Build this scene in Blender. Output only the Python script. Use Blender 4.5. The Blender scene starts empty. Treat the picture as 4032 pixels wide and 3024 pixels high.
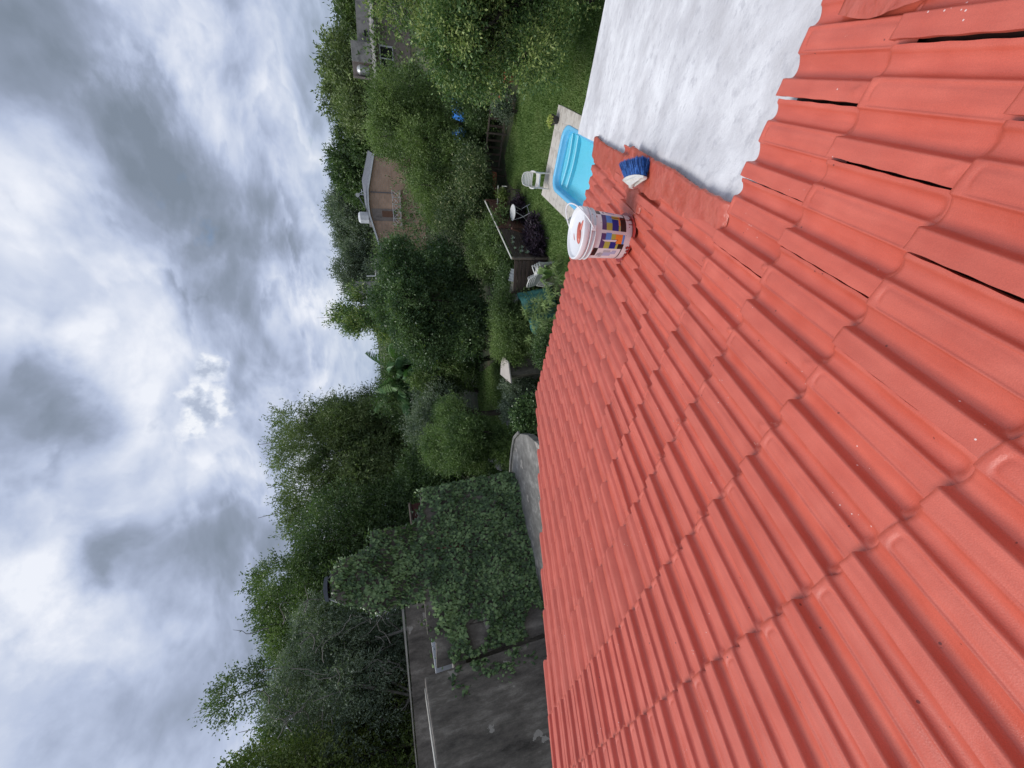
import bpy, bmesh, math, random
import numpy as np
from mathutils import Vector, Matrix, Quaternion
random.seed(7)
S = bpy.context.scene
COL = S.collection
PI = math.pi
R_ = math.radians

# ------------------------------------------------------------------ camera
# the photograph is stored on its side: the true "up" of the place points to the left edge of the picture
PITCH, ROLL, FPX = 0.324278, -0.1004825, 1537.18
cp, sp = math.cos(PITCH), math.sin(PITCH)
fwd = Vector((0, cp, -sp)); up = Vector((0, sp, cp)); right = Vector((1, 0, 0))
cr_, sr_ = math.cos(ROLL), math.sin(ROLL)
Rv = right * cr_ + up * sr_
Uv = up * cr_ - right * sr_
cam = bpy.data.cameras.new('camera'); camo = bpy.data.objects.new('camera', cam); COL.objects.link(camo)
cam.sensor_fit = 'HORIZONTAL'; cam.sensor_width = 36.0; cam.lens = 36.0 * FPX / 4032.0
cam.clip_start = 0.02; cam.clip_end = 3000
X, Y, Z = -Uv, Rv, -fwd
camo.matrix_world = Matrix(((X.x, Y.x, Z.x, 0), (X.y, Y.y, Z.y, 0), (X.z, Y.z, Z.z, 0), (0, 0, 0, 1)))
S.camera = camo
S.render.resolution_x, S.render.resolution_y = 1024, 768

# ------------------------------------------------------------------ light
SUN_EL = R_(67)
sun_dir = Vector((-0.93, 0.30, 0)).normalized()
L = Vector((sun_dir.x * math.cos(SUN_EL), sun_dir.y * math.cos(SUN_EL), math.sin(SUN_EL)))
sl = bpy.data.lights.new('sun', 'SUN'); so = bpy.data.objects.new('sun', sl); COL.objects.link(so)
sl.energy = 2.0; sl.angle = R_(30); sl.color = (1.0, 0.97, 0.93)
so.rotation_euler = L.to_track_quat('Z', 'Y').to_euler(); so.location = (0, 0, 30)
S.view_settings.view_transform = 'Standard'; S.view_settings.look = 'None'
S.view_settings.exposure = 0.35; S.view_settings.gamma = 1.0

def N(nt, t, **kw):
    n = nt.nodes.new(t)
    for k, v in kw.items():
        if k in n.inputs: n.inputs[k].default_value = v
        else: setattr(n, k, v)
    return n

def ramp(nt, fac, stops, interp='LINEAR'):
    n = nt.nodes.new('ShaderNodeValToRGB'); n.color_ramp.interpolation = interp
    e = n.color_ramp.elements
    while len(e) > 1: e.remove(e[-1])
    e[0].position = stops[0][0]; e[0].color = tuple(stops[0][1]) + (1,)
    for p, c in stops[1:]:
        k = e.new(p); k.color = tuple(c) + (1,)
    if fac is not None: nt.links.new(fac, n.inputs['Fac'])
    return n

def vmath(nt, op, a, b=None):
    n = nt.nodes.new('ShaderNodeVectorMath'); n.operation = op
    for i, v in enumerate((a, b)):
        if v is None: continue
        if hasattr(v, 'is_output'): nt.links.new(v, n.inputs[i])
        else: n.inputs[i].default_value = v
    return n

def fmath(nt, op, a, b=None, c=None, clamp=False):
    n = nt.nodes.new('ShaderNodeMath'); n.operation = op; n.use_clamp = clamp
    for i, v in enumerate((a, b, c)):
        if v is None: continue
        if hasattr(v, 'is_output'): nt.links.new(v, n.inputs[i])
        else: n.inputs[i].default_value = v
    return n.outputs[0]

def mixc(nt, fac, a, b, blend='MIX'):
    n = nt.nodes.new('ShaderNodeMix'); n.data_type = 'RGBA'; n.blend_type = blend
    for s, v in ((n.inputs['Factor'], fac), (n.inputs['A'], a), (n.inputs['B'], b)):
        if hasattr(v, 'is_output'): nt.links.new(v, s)
        elif isinstance(v, (int, float)): s.default_value = v
        else: s.default_value = tuple(v) + (1,)
    return n.outputs['Result']

def build_world():
    w = bpy.data.worlds.new('World'); S.world = w; w.use_nodes = True
    w.cycles.sampling_method = 'MANUAL'; w.cycles.sample_map_resolution = 512
    nt = w.node_tree; nt.nodes.clear()
    out = nt.nodes.new('ShaderNodeOutputWorld'); bg = nt.nodes.new('ShaderNodeBackground')
    sky = nt.nodes.new('ShaderNodeTexSky'); sky.sky_type = 'NISHITA'; sky.sun_disc = False
    sky.sun_elevation = SUN_EL; sky.sun_rotation = math.atan2(sun_dir.x, sun_dir.y)
    skyc = vmath(nt, 'SCALE', sky.outputs[0]); skyc.inputs['Scale'].default_value = 0.10
    tc = nt.nodes.new('ShaderNodeTexCoord'); d = tc.outputs['Generated']
    sep = nt.nodes.new('ShaderNodeSeparateXYZ'); nt.links.new(d, sep.inputs[0])
    z = fmath(nt, 'MAXIMUM', sep.outputs[2], 0.0)
    inv = fmath(nt, 'DIVIDE', 1.0, fmath(nt, 'ADD', z, 0.40))
    pl = nt.nodes.new('ShaderNodeCombineXYZ')          # cloud deck seen in perspective
    nt.links.new(fmath(nt, 'MULTIPLY', sep.outputs[0], inv), pl.inputs[0])
    nt.links.new(fmath(nt, 'MULTIPLY', sep.outputs[1], inv), pl.inputs[1])
    P = pl.outputs[0]
    warp = N(nt, 'ShaderNodeTexNoise', Scale=0.9, Detail=3.0); nt.links.new(P, warp.inputs['Vector'])
    wv = vmath(nt, 'SCALE', vmath(nt, 'SUBTRACT', warp.outputs['Color'], (0.5, 0.5, 0.5)).outputs[0]); wv.inputs['Scale'].default_value = 0.40
    P2 = vmath(nt, 'ADD', P, wv.outputs[0]).outputs[0]
    def noise(vec, sc, det, rough, off, dist=0.0):
        o = vmath(nt, 'ADD', vec, off).outputs[0]
        n = N(nt, 'ShaderNodeTexNoise', Scale=sc, Detail=det, Roughness=rough, Distortion=dist); nt.links.new(o, n.inputs['Vector'])
        return n.outputs['Fac']
    big = noise(P2, 1.2, 7.0, 0.52, (3.1, 7.7, 0))
    mid = noise(P2, 4.2, 6.0, 0.48, (11.3, 2.4, 1.0), 0.1)
    puff = noise(P2, 4.2, 9.0, 0.60, (5.3, 1.4, 4.0), 0.15)
    # individual clouds that hang in the view: (direction, radius, gain)
    def blob(dv, rad, soft):
        v = Vector(dv).normalized()
        dt = nt.nodes.new('ShaderNodeVectorMath'); dt.operation = 'DISTANCE'
        w2 = vmath(nt, 'SCALE', vmath(nt, 'SUBTRACT', mid_vec, (0.5, 0.5, 0.5)).outputs[0]); w2.inputs['Scale'].default_value = rad * 1.5
        nt.links.new(vmath(nt, 'ADD', d, w2.outputs[0]).outputs[0], dt.inputs[0]); dt.inputs[1].default_value = v
        return fmath(nt, 'SUBTRACT', 1.0, fmath(nt, 'SMOOTH_MIN', fmath(nt, 'DIVIDE', dt.outputs['Value'], rad), 1.0, soft), clamp=True)
    mn = N(nt, 'ShaderNodeTexNoise', Scale=3.6, Detail=6.0, Roughness=0.6); nt.links.new(d, mn.inputs['Vector'])
    mid_vec = mn.outputs['Color']
    cn = N(nt, 'ShaderNodeTexNoise', Scale=15.0, Detail=10.0, Roughness=0.58); nt.links.new(d, cn.inputs['Vector']); crisp = cn.outputs['Fac']
    dark = None
    for dv, rad, g in CLOUDS_DARK:
        b = fmath(nt, 'MULTIPLY', blob(dv, rad, 0.25), g)
        dark = b if dark is None else fmath(nt, 'ADD', dark, b)
    lite = None
    for dv, rad, g in CLOUDS_LIGHT:
        b = fmath(nt, 'MULTIPLY', fmath(nt, 'MULTIPLY', blob(dv, rad * 1.25, 0.3), ramp(nt, puff, [(0.38, (0.1,) * 3), (0.60, (1.5,) * 3)]).outputs[0]), g)
        lite = b if lite is None else fmath(nt, 'ADD', lite, b)
    heads = None
    for dv, rad in CUMULUS:
        q = fmath(nt, 'ADD', fmath(nt, 'MULTIPLY', blob(dv, rad, 0.3), 1.6), fmath(nt, 'MULTIPLY_ADD', crisp, 1.9, -1.45))
        heads = q if heads is None else fmath(nt, 'MAXIMUM', heads, q)
    hmask = ramp(nt, heads, [(0.0, (0,) * 3), (0.30, (0.80,) * 3), (0.7, (0.9,) * 3)]).outputs[0]
    def cr(off):
        n = N(nt, 'ShaderNodeTexNoise', Scale=22.0, Detail=9.0, Roughness=0.55); nt.links.new(vmath(nt, 'ADD', d, off).outputs[0], n.inputs['Vector']); return n.outputs['Fac']
    hr = fmath(nt, 'MULTIPLY', fmath(nt, 'SUBTRACT', cr((0, 0, 0)), cr((-0.010, 0.0, 0.012))), 2.2)
    hcol = ramp(nt, fmath(nt, 'ADD', fmath(nt, 'ADD', hr, 0.55), fmath(nt, 'MULTIPLY', heads, -0.30)), [(0.10, (0.42, 0.48, 0.61)), (0.38, (0.64, 0.70, 0.82)), (0.62, (0.93, 0.95, 0.99))]).outputs[0]
    def dens(off):
        o = vmath(nt, 'ADD', P2, off).outputs[0]
        n = N(nt, 'ShaderNodeTexNoise', Scale=1.7, Detail=9.0, Roughness=0.50); nt.links.new(o, n.inputs['Vector'])
        vo = nt.nodes.new('ShaderNodeTexVoronoi'); vo.feature = 'F1'; vo.normalize = True
        vo.inputs['Scale'].default_value = 3.0; vo.inputs['Detail'].default_value = 4.0; vo.inputs['Roughness'].default_value = 0.55
        nw = vmath(nt, 'SCALE', n.outputs['Color']); nw.inputs['Scale'].default_value = 0.45
        nt.links.new(vmath(nt, 'ADD', o, nw.outputs[0]).outputs[0], vo.inputs['Vector'])
        bil = fmath(nt, 'SUBTRACT', 1.0, vo.outputs['Distance'])
        return fmath(nt, 'ADD', fmath(nt, 'MULTIPLY', n.outputs['Fac'], 0.72), fmath(nt, 'MULTIPLY_ADD', bil, 0.40, -0.14))
    d1 = dens((4.2, 1.3, 0.5)); d2 = dens((4.2 + sun_dir.x * 0.06, 1.3 + sun_dir.y * 0.06, 0.5))
    relief = fmath(nt, 'MULTIPLY', fmath(nt, 'SUBTRACT', d1, d2), 2.2)        # lit and shaded flanks of the billows
    body = ramp(nt, fmath(nt, 'ADD', d1, fmath(nt, 'MULTIPLY', dark, 0.55)), [(0.43, (0,) * 3), (0.54, (0.8,) * 3), (0.72, (1,) * 3)]).outputs[0]
    t = fmath(nt, 'MULTIPLY_ADD', body, -0.29, 0.74)
    t = fmath(nt, 'ADD', t, relief)
    rimv = ramp(nt, d1, [(0.455, (0,) * 3), (0.485, (1,) * 3), (0.56, (0.35,) * 3), (0.66, (0,) * 3)]).outputs[0]   # bright fringes where a cloud thins out
    t = fmath(nt, 'ADD', t, fmath(nt, 'MULTIPLY', rimv, 0.11))
    t = fmath(nt, 'ADD', t, fmath(nt, 'MULTIPLY', fmath(nt, 'SUBTRACT', mid, 0.5), 0.20))
    t = fmath(nt, 'ADD', t, fmath(nt, 'MULTIPLY', fmath(nt, 'SUBTRACT', big, 0.5), 0.35))
    t = fmath(nt, 'SUBTRACT', t, fmath(nt, 'MULTIPLY', dark, 0.62))
    t = fmath(nt, 'ADD', t, fmath(nt, 'MULTIPLY', lite, 0.7))
    t = fmath(nt, 'MULTIPLY_ADD', t, 1.28, -0.165)
    cl = ramp(nt, t, [(0.16, (0.21, 0.255, 0.325)), (0.36, (0.275, 0.325, 0.425)), (0.50, (0.37, 0.43, 0.575)), (0.62, (0.48, 0.55, 0.72)),
                      (0.76, (0.61, 0.67, 0.81)), (1.02, (0.84, 0.87, 0.95))])
    # thin breaks where the blue behind shows
    hole = noise(P2, 3.6, 5.0, 0.55, (21.0, 9.0, 2.0))
    hm = ramp(nt, hole, [(0.665, (0, 0, 0)), (0.74, (1, 1, 1))])
    hf = fmath(nt, 'MULTIPLY', hm.outputs[0], 0.55)
    blue = mixc(nt, 1.0, skyc.outputs[0], (0.9, 0.95, 1.0), 'MULTIPLY')
    c = mixc(nt, hf, cl.outputs[0], blue)
    c = mixc(nt, hmask, c, hcol)
    # thin veil near the horizon
    hz = ramp(nt, sep.outputs[2], [(0.0, (1, 1, 1)), (0.14, (0, 0, 0))])
    c = mixc(nt, fmath(nt, 'MULTIPLY', hz.outputs[0], 0.55), c, (0.43, 0.52, 0.64))
    nt.links.new(c, bg.inputs['Color']); bg.inputs['Strength'].default_value = 0.80
    nt.links.new(bg.outputs[0], out.inputs['Surface'])

CLOUDS_DARK = [((0.56, 0.71, 0.43), 0.14, 0.22), ((0.53, 0.75, 0.39), 0.13, 0.20), ((0.48, 0.80, 0.36), 0.13, 0.24), ((0.42, 0.85, 0.33), 0.12, 0.26),
               ((0.33, 0.89, 0.30), 0.13, 0.28), ((0.22, 0.92, 0.30), 0.11, 0.24), ((0.36, 0.92, 0.16), 0.13, 0.20), ((0.03, 0.85, 0.52), 0.12, 0.34),
               ((-0.28, 0.91, 0.31), 0.12, 0.18), ((-0.23, 0.86, 0.45), 0.08, 0.24), ((-0.44, 0.86, 0.28), 0.12, 0.12), ((-0.48, 0.79, 0.38), 0.15, 0.12)]
CUMULUS = [((0.02, 0.945, 0.335), 0.085), ((0.095, 0.94, 0.325), 0.050)]
CLOUDS_LIGHT = [((0.52, 0.79, 0.31), 0.10, 0.40), ((-0.26, 0.80, 0.54), 0.15, 0.22), ((-0.38, 0.74, 0.55), 0.22, 0.18), ((0.14, 0.87, 0.47), 0.11, 0.16),
                ((0.40, 0.76, 0.50), 0.12, 0.14), ((0.27, 0.96, 0.105), 0.09, 0.42), ((-0.11, 0.82, 0.56), 0.13, 0.14), ((0.03, 0.90, 0.42), 0.10, 0.10)]
build_world()

# ------------------------------------------------------------------ small tools
def tag(o, label=None, cat=None, group=None, kind=None):
    if label: o['label'] = label
    if cat: o['category'] = cat
    if group: o['group'] = group
    if kind: o['kind'] = kind
    return o

def link(name, me, parent=None, mats=(), smooth=False):
    for m in mats: me.materials.append(m)
    if smooth: me.polygons.foreach_set('use_smooth', [True] * len(me.polygons))
    o = bpy.data.objects.new(name, me); COL.objects.link(o)
    if parent: o.parent = parent
    return o

def empty(name, loc, rz=0.0, label=None, cat=None, group=None, rot=None):
    o = bpy.data.objects.new(name, None); o.empty_display_size = 0.2; COL.objects.link(o)
    o.location = loc; o.rotation_euler = rot if rot else (0, 0, rz)
    return tag(o, label, cat, group)

def copy_tree(o, parent=None):
    c = o.copy(); COL.objects.link(c); c.parent = parent
    for ch in list(o.children): copy_tree(ch, c)
    return c

class MB:
    """collects simple shapes into one mesh"""
    def __init__(s): s.v = []; s.f = []; s.m = []
    def add(s, vs, fs, mi=0):
        b = len(s.v); s.v += [tuple(v) for v in vs]; s.f += [tuple(i + b for i in f) for f in fs]; s.m += [mi] * len(fs); return s
    def box(s, c, d, rot=None, mi=0, taper=1.0):
        hx, hy, hz = d[0] / 2, d[1] / 2, d[2] / 2
        vs = [Vector((x * hx * (taper if z > 0 else 1), y * hy * (taper if z > 0 else 1), z * hz)) for z in (-1, 1) for y in (-1, 1) for x in (-1, 1)]
        if rot is not None: vs = [rot @ v for v in vs]
        c = Vector(c)
        return s.add([v + c for v in vs], [(0, 2, 3, 1), (4, 5, 7, 6), (0, 1, 5, 4), (2, 6, 7, 3), (0, 4, 6, 2), (1, 3, 7, 5)], mi)
    def tube(s, pts, rads, seg=8, cap=True, mi=0, flat=1.0):
        pts = [Vector(p) for p in pts]
        if isinstance(rads, (int, float)): rads = [rads] * len(pts)
        vs = []; fs = []; prev = None
        for i, p in enumerate(pts):
            t = (pts[min(i + 1, len(pts) - 1)] - pts[max(i - 1, 0)]).normalized()
            a = prev if prev is not None else (Vector((0, 0, 1)) if abs(t.z) < 0.9 else Vector((1, 0, 0)))
            a = (a - t * a.dot(t)).normalized(); prev = a; b = t.cross(a)
            for k in range(seg):
                th = 2 * PI * k / seg
                vs.append(p + (a * math.cos(th) * flat + b * math.sin(th)) * rads[i])
        for i in range(len(pts) - 1):
            for k in range(seg):
                k2 = (k + 1) % seg
                fs.append((i * seg + k, i * seg + k2, (i + 1) * seg + k2, (i + 1) * seg + k))
        if cap:
            fs.append(tuple(range(seg))[::-1]); fs.append(tuple((len(pts) - 1) * seg + k for k in range(seg)))
        return s.add(vs, fs, mi)
    def lathe(s, prof, seg=32, mi=0, cap_top=False, cap_bot=False, rip=None):
        vs = []; fs = []
        for j, (r, z) in enumerate(prof):
            for k in range(seg):
                th = 2 * PI * k / seg
                rr = r * (1 + (rip(th, j) if rip else 0))
                vs.append((rr * math.cos(th), rr * math.sin(th), z))
        for j in range(len(prof) - 1):
            for k in range(seg):
                k2 = (k + 1) % seg
                fs.append((j * seg + k, j * seg + k2, (j + 1) * seg + k2, (j + 1) * seg + k))
        if cap_bot: fs.append(tuple(range(seg))[::-1])
        if cap_top: fs.append(tuple((len(prof) - 1) * seg + k for k in range(seg)))
        return s.add(vs, fs, mi)
    def mesh(s, name):
        me = bpy.data.meshes.new(name); me.from_pydata(s.v, [], s.f)
        me.polygons.foreach_set('material_index', s.m); me.update(); return me
    def build(s, name, mats, parent=None, smooth=False, bevel=0, bseg=2):
        me = s.mesh(name)
        if not isinstance(mats, (list, tuple)): mats = [mats]
        if bevel:
            bm = bmesh.new(); bm.from_mesh(me)
            es = [e for e in bm.edges if len(e.link_faces) == 2 and e.calc_face_angle(0) > 0.6]
            bmesh.ops.bevel(bm, geom=es, offset=bevel, segments=bseg, profile=0.6, affect='EDGES', clamp_overlap=True)
            bm.to_mesh(me); bm.free()
        return link(name, me, parent, mats, smooth)

def quads_mesh(name, V4, mat_idx=None):
    """V4: (n,4,3) float array -> mesh of n separate quads"""
    n = len(V4); me = bpy.data.meshes.new(name)
    me.vertices.add(n * 4); me.vertices.foreach_set('co', np.ascontiguousarray(V4, dtype=np.float32).ravel())
    me.loops.add(n * 4); me.loops.foreach_set('vertex_index', np.arange(n * 4, dtype=np.int32))
    me.polygons.add(n); me.polygons.foreach_set('loop_start', np.arange(0, n * 4, 4, dtype=np.int32))
    me.polygons.foreach_set('loop_total', np.full(n, 4, dtype=np.int32))
    if mat_idx is not None: me.polygons.foreach_set('material_index', np.asarray(mat_idx, dtype=np.int32))
    me.update(calc_edges=True); return me

# ------------------------------------------------------------------ materials
def base_mat(name):
    m = bpy.data.materials.new(name); m.use_nodes = True; nt = m.node_tree
    p = nt.nodes['Principled BSDF']; return m, nt, p

def mat(name, c1, c2=None, scale=6.0, rough=0.7, bump=0.0, bscale=None, detail=6.0, c3=None, lo=0.35, hi=0.65, stretch=None, obj_var=0.0, metal=0.0, coord='Object', spec=0.5, bdist=0.01):
    m, nt, p = base_mat(name)
    tc = nt.nodes.new('ShaderNodeTexCoord'); v = tc.outputs[coord]
    if stretch:
        v = vmath(nt, 'MULTIPLY', v, stretch).outputs[0]
    n = N(nt, 'ShaderNodeTexNoise', Scale=scale, Detail=detail, Roughness=0.6); nt.links.new(v, n.inputs['Vector'])
    c2 = c2 or tuple(x * 0.8 for x in c1)
    stops = [(lo, c1), (hi, c2)] if c3 is None else [(lo, c1), ((lo + hi) / 2, c2), (hi, c3)]
    col = ramp(nt, n.outputs['Fac'], stops).outputs[0]
    if obj_var:
        oi = nt.nodes.new('ShaderNodeObjectInfo')
        k = fmath(nt, 'MULTIPLY_ADD', oi.outputs['Random'], obj_var * 2, 1 - obj_var)
        hsv = nt.nodes.new('ShaderNodeHueSaturation'); nt.links.new(col, hsv.inputs['Color']); nt.links.new(k, hsv.inputs['Value']); col = hsv.outputs[0]
    nt.links.new(col, p.inputs['Base Color'])
    p.inputs['Roughness'].default_value = rough; p.inputs['Metallic'].default_value = metal
    p.inputs['Specular IOR Level'].default_value = spec
    if bump:
        n2 = N(nt, 'ShaderNodeTexNoise', Scale=bscale or scale * 4, Detail=5.0); nt.links.new(v, n2.inputs['Vector'])
        b = nt.nodes.new('ShaderNodeBump'); b.inputs['Strength'].default_value = bump; b.inputs['Distance'].default_value = bdist
        nt.links.new(n2.outputs['Fac'], b.inputs['Height']); nt.links.new(b.outputs[0], p.inputs['Normal'])
    return m

LEAF_GAIN = 2.45
def leaf_mat(name, ca, cb, cc=None, scale=0.5, rough=0.45, transl=0.25, vary=0.35, flower=None):
    """foliage: clump-scale colour drift plus leaf-to-leaf variation"""
    m, nt, p = base_mat(name)
    geo = nt.nodes.new('ShaderNodeNewGeometry')
    n = N(nt, 'ShaderNodeTexNoise', Scale=scale, Detail=3.0); nt.links.new(geo.outputs['Position'], n.inputs['Vector'])
    rnd = geo.outputs['Random Per Island']
    f = fmath(nt, 'ADD', fmath(nt, 'MULTIPLY_ADD', n.outputs['Fac'], 1.5, -0.25), fmath(nt, 'MULTIPLY', fmath(nt, 'SUBTRACT', rnd, 0.5), vary))
    gn = lambda c: tuple(min(0.6, x * LEAF_GAIN) for x in c)
    stops = [(0.3, gn(ca)), (0.7, gn(cb))] if cc is None else [(0.28, gn(ca)), (0.52, gn(cb)), (0.78, gn(cc))]
    col = ramp(nt, f, stops).outputs[0]
    if flower:
        ff = fmath(nt, 'GREATER_THAN', rnd, 1 - flower[1]); col = mixc(nt, ff, col, flower[0])
    nt.links.new(col, p.inputs['Base Color']); p.inputs['Roughness'].default_value = rough
    p.inputs['Specular IOR Level'].default_value = 0.35
    tr = nt.nodes.new('ShaderNodeBsdfTranslucent'); nt.links.new(mixc(nt, 1.0, col, (1.0, 1.25, 0.6), 'MULTIPLY'), tr.inputs['Color'])
    mx = nt.nodes.new('ShaderNodeMixShader'); mx.inputs[0].default_value = transl
    nt.links.new(p.outputs[0], mx.inputs[1]); nt.links.new(tr.outputs[0], mx.inputs[2])
    nt.links.new(mx.outputs[0], nt.nodes['Material Output'].inputs['Surface'])
    return m

# ------------------------------------------------------------------ roof frame  (u = across in tile widths, v = down the slope in courses)
GZ = -6.5                                   # garden level below the camera
AZ = 2.4331375662
cdir = Vector((math.cos(AZ), math.sin(AZ), 0))
sdir = Vector((0.6170623, 0.72015548, -0.31719111))
nrm = Vector((0.20638401, 0.24086478, 0.94836164))
P0 = Vector((-0.036078, 0.218296, -0.906873))
TW, TC = 0.22, 0.22 * 1.61985
def roofp(u, v, h=0.0): return P0 + cdir * (u * TW) + sdir * (v * TC) + nrm * h
ROT_ROOF = Matrix((cdir, sdir, nrm)).transposed()     # local x = across (to +u), y = down slope, z = out of the roof
if ROT_ROOF.determinant() < 0: print('left handed roof frame')

def paint_mat(name='painted clay'):
    m, nt, p = base_mat(name)
    tc = nt.nodes.new('ShaderNodeTexCoord'); v = tc.outputs['Object']
    oi = nt.nodes.new('ShaderNodeObjectInfo')
    off = nt.nodes.new('ShaderNodeCombineXYZ'); nt.links.new(fmath(nt, 'MULTIPLY', oi.outputs['Random'], 37.0), off.inputs[0])
    vv = vmath(nt, 'ADD', v, off.outputs[0]).outputs[0]
    n = N(nt, 'ShaderNodeTexNoise', Scale=9.0, Detail=5.0); nt.links.new(vv, n.inputs['Vector'])
    col = ramp(nt, n.outputs['Fac'], [(0.3, (0.54, 0.092, 0.053)), (0.7, (0.60, 0.122, 0.077))]).outputs[0]
    hsv = nt.nodes.new('ShaderNodeHueSaturation'); nt.links.new(col, hsv.inputs['Color'])
    nt.links.new(fmath(nt, 'MULTIPLY_ADD', oi.outputs['Random'], 0.10, 0.95), hsv.inputs['Value']); col = hsv.outputs[0]
    gr_ = N(nt, 'ShaderNodeTexNoise', Scale=520.0, Detail=2.0); nt.links.new(vv, gr_.inputs['Vector'])
    col = mixc(nt, 1.0, col, ramp(nt, gr_.outputs['Fac'], [(0.32, (0.92,) * 3), (0.68, (1.07,) * 3)]).outputs[0], 'MULTIPLY')
    sw_ = N(nt, 'ShaderNodeTexNoise', Scale=42.0, Detail=4.0); nt.links.new(vmath(nt, 'MULTIPLY', vv, (1.0, 0.10, 1.0)).outputs[0], sw_.inputs['Vector'])
    col = mixc(nt, 1.0, col, ramp(nt, sw_.outputs['Fac'], [(0.35, (0.93, 0.90, 0.90)), (0.65, (1.05, 1.07, 1.08))]).outputs[0], 'MULTIPLY')
    # dirt specks and pits
    s = N(nt, 'ShaderNodeTexVoronoi', Scale=30.0); nt.links.new(vv, s.inputs['Vector'])
    gate = N(nt, 'ShaderNodeTexNoise', Scale=14.0); nt.links.new(vv, gate.inputs['Vector'])
    sp_ = fmath(nt, 'MULTIPLY', fmath(nt, 'LESS_THAN', s.outputs['Distance'], 0.085), fmath(nt, 'GREATER_THAN', gate.outputs['Fac'], 0.60))
    col = mixc(nt, fmath(nt, 'MULTIPLY', sp_, 0.8), col, (0.12, 0.02, 0.015))
    s2 = N(nt, 'ShaderNodeTexVoronoi', Scale=60.0); nt.links.new(vv, s2.inputs['Vector'])
    g2_ = N(nt, 'ShaderNodeTexNoise', Scale=5.0); nt.links.new(vmath(nt, 'ADD', vv, (5.0, 2.0, 0.0)).outputs[0], g2_.inputs['Vector'])
    col = mixc(nt, fmath(nt, 'MULTIPLY', fmath(nt, 'LESS_THAN', s2.outputs['Distance'], 0.10), fmath(nt, 'GREATER_THAN', g2_.outputs['Fac'], 0.645)), col, (0.78, 0.58, 0.54))
    # thin scuffs that let the bare clay through
    sc = N(nt, 'ShaderNodeTexNoise', Scale=26.0, Detail=6.0, Roughness=0.7); nt.links.new(vv, sc.inputs['Vector'])
    col = mixc(nt, fmath(nt, 'MULTIPLY', fmath(nt, 'GREATER_THAN', sc.outputs['Fac'], 0.715), 0.7), col, (0.66, 0.30, 0.22))
    nt.links.new(col, p.inputs['Base Color'])
    rr = ramp(nt, n.outputs['Fac'], [(0.3, (0.42,) * 3), (0.7, (0.58,) * 3)]); nt.links.new(rr.outputs[0], p.inputs['Roughness'])
    p.inputs['Specular IOR Level'].default_value = 0.6
    p.inputs['Coat Weight'].default_value = 0.25; p.inputs['Coat Roughness'].default_value = 0.35
    # orange-peel of brushed paint, slight streaks along the tile
    f1 = N(nt, 'ShaderNodeTexNoise', Scale=420.0, Detail=2.0); nt.links.new(vv, f1.inputs['Vector'])
    st = vmath(nt, 'MULTIPLY', vv, (1.0, 0.12, 1.0)).outputs[0]
    f2 = N(nt, 'ShaderNodeTexNoise', Scale=110.0, Detail=3.0); nt.links.new(st, f2.inputs['Vector'])
    f3 = N(nt, 'ShaderNodeTexNoise', Scale=16.0, Detail=4.0); nt.links.new(vv, f3.inputs['Vector'])
    hgt = fmath(nt, 'ADD', fmath(nt, 'MULTIPLY', f1.outputs['Fac'], 0.75), fmath(nt, 'ADD', fmath(nt, 'MULTIPLY', f2.outputs['Fac'], 0.55), fmath(nt, 'MULTIPLY', f3.outputs['Fac'], 2.2)))
    b = nt.nodes.new('ShaderNodeBump'); b.inputs['Strength'].default_value = 0.55; b.inputs['Distance'].default_value = 0.0013
    nt.links.new(hgt, b.inputs['Height']); nt.links.new(b.outputs[0], p.inputs['Normal'])
    return m
M_TILE = paint_mat()
M_MORTAR = mat('painted mortar', (0.46, 0.080, 0.048), (0.54, 0.125, 0.085), scale=14, rough=0.33, bump=0.9, bscale=42, bdist=0.006, detail=8)
M_DARK = mat('roof underlay', (0.040, 0.014, 0.012), (0.085, 0.020, 0.015), scale=22, rough=0.8)
M_WALL = mat('painted house wall', (0.62, 0.60, 0.56), (0.52, 0.50, 0.46), scale=1.5, rough=0.85, bump=0.2)

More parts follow.
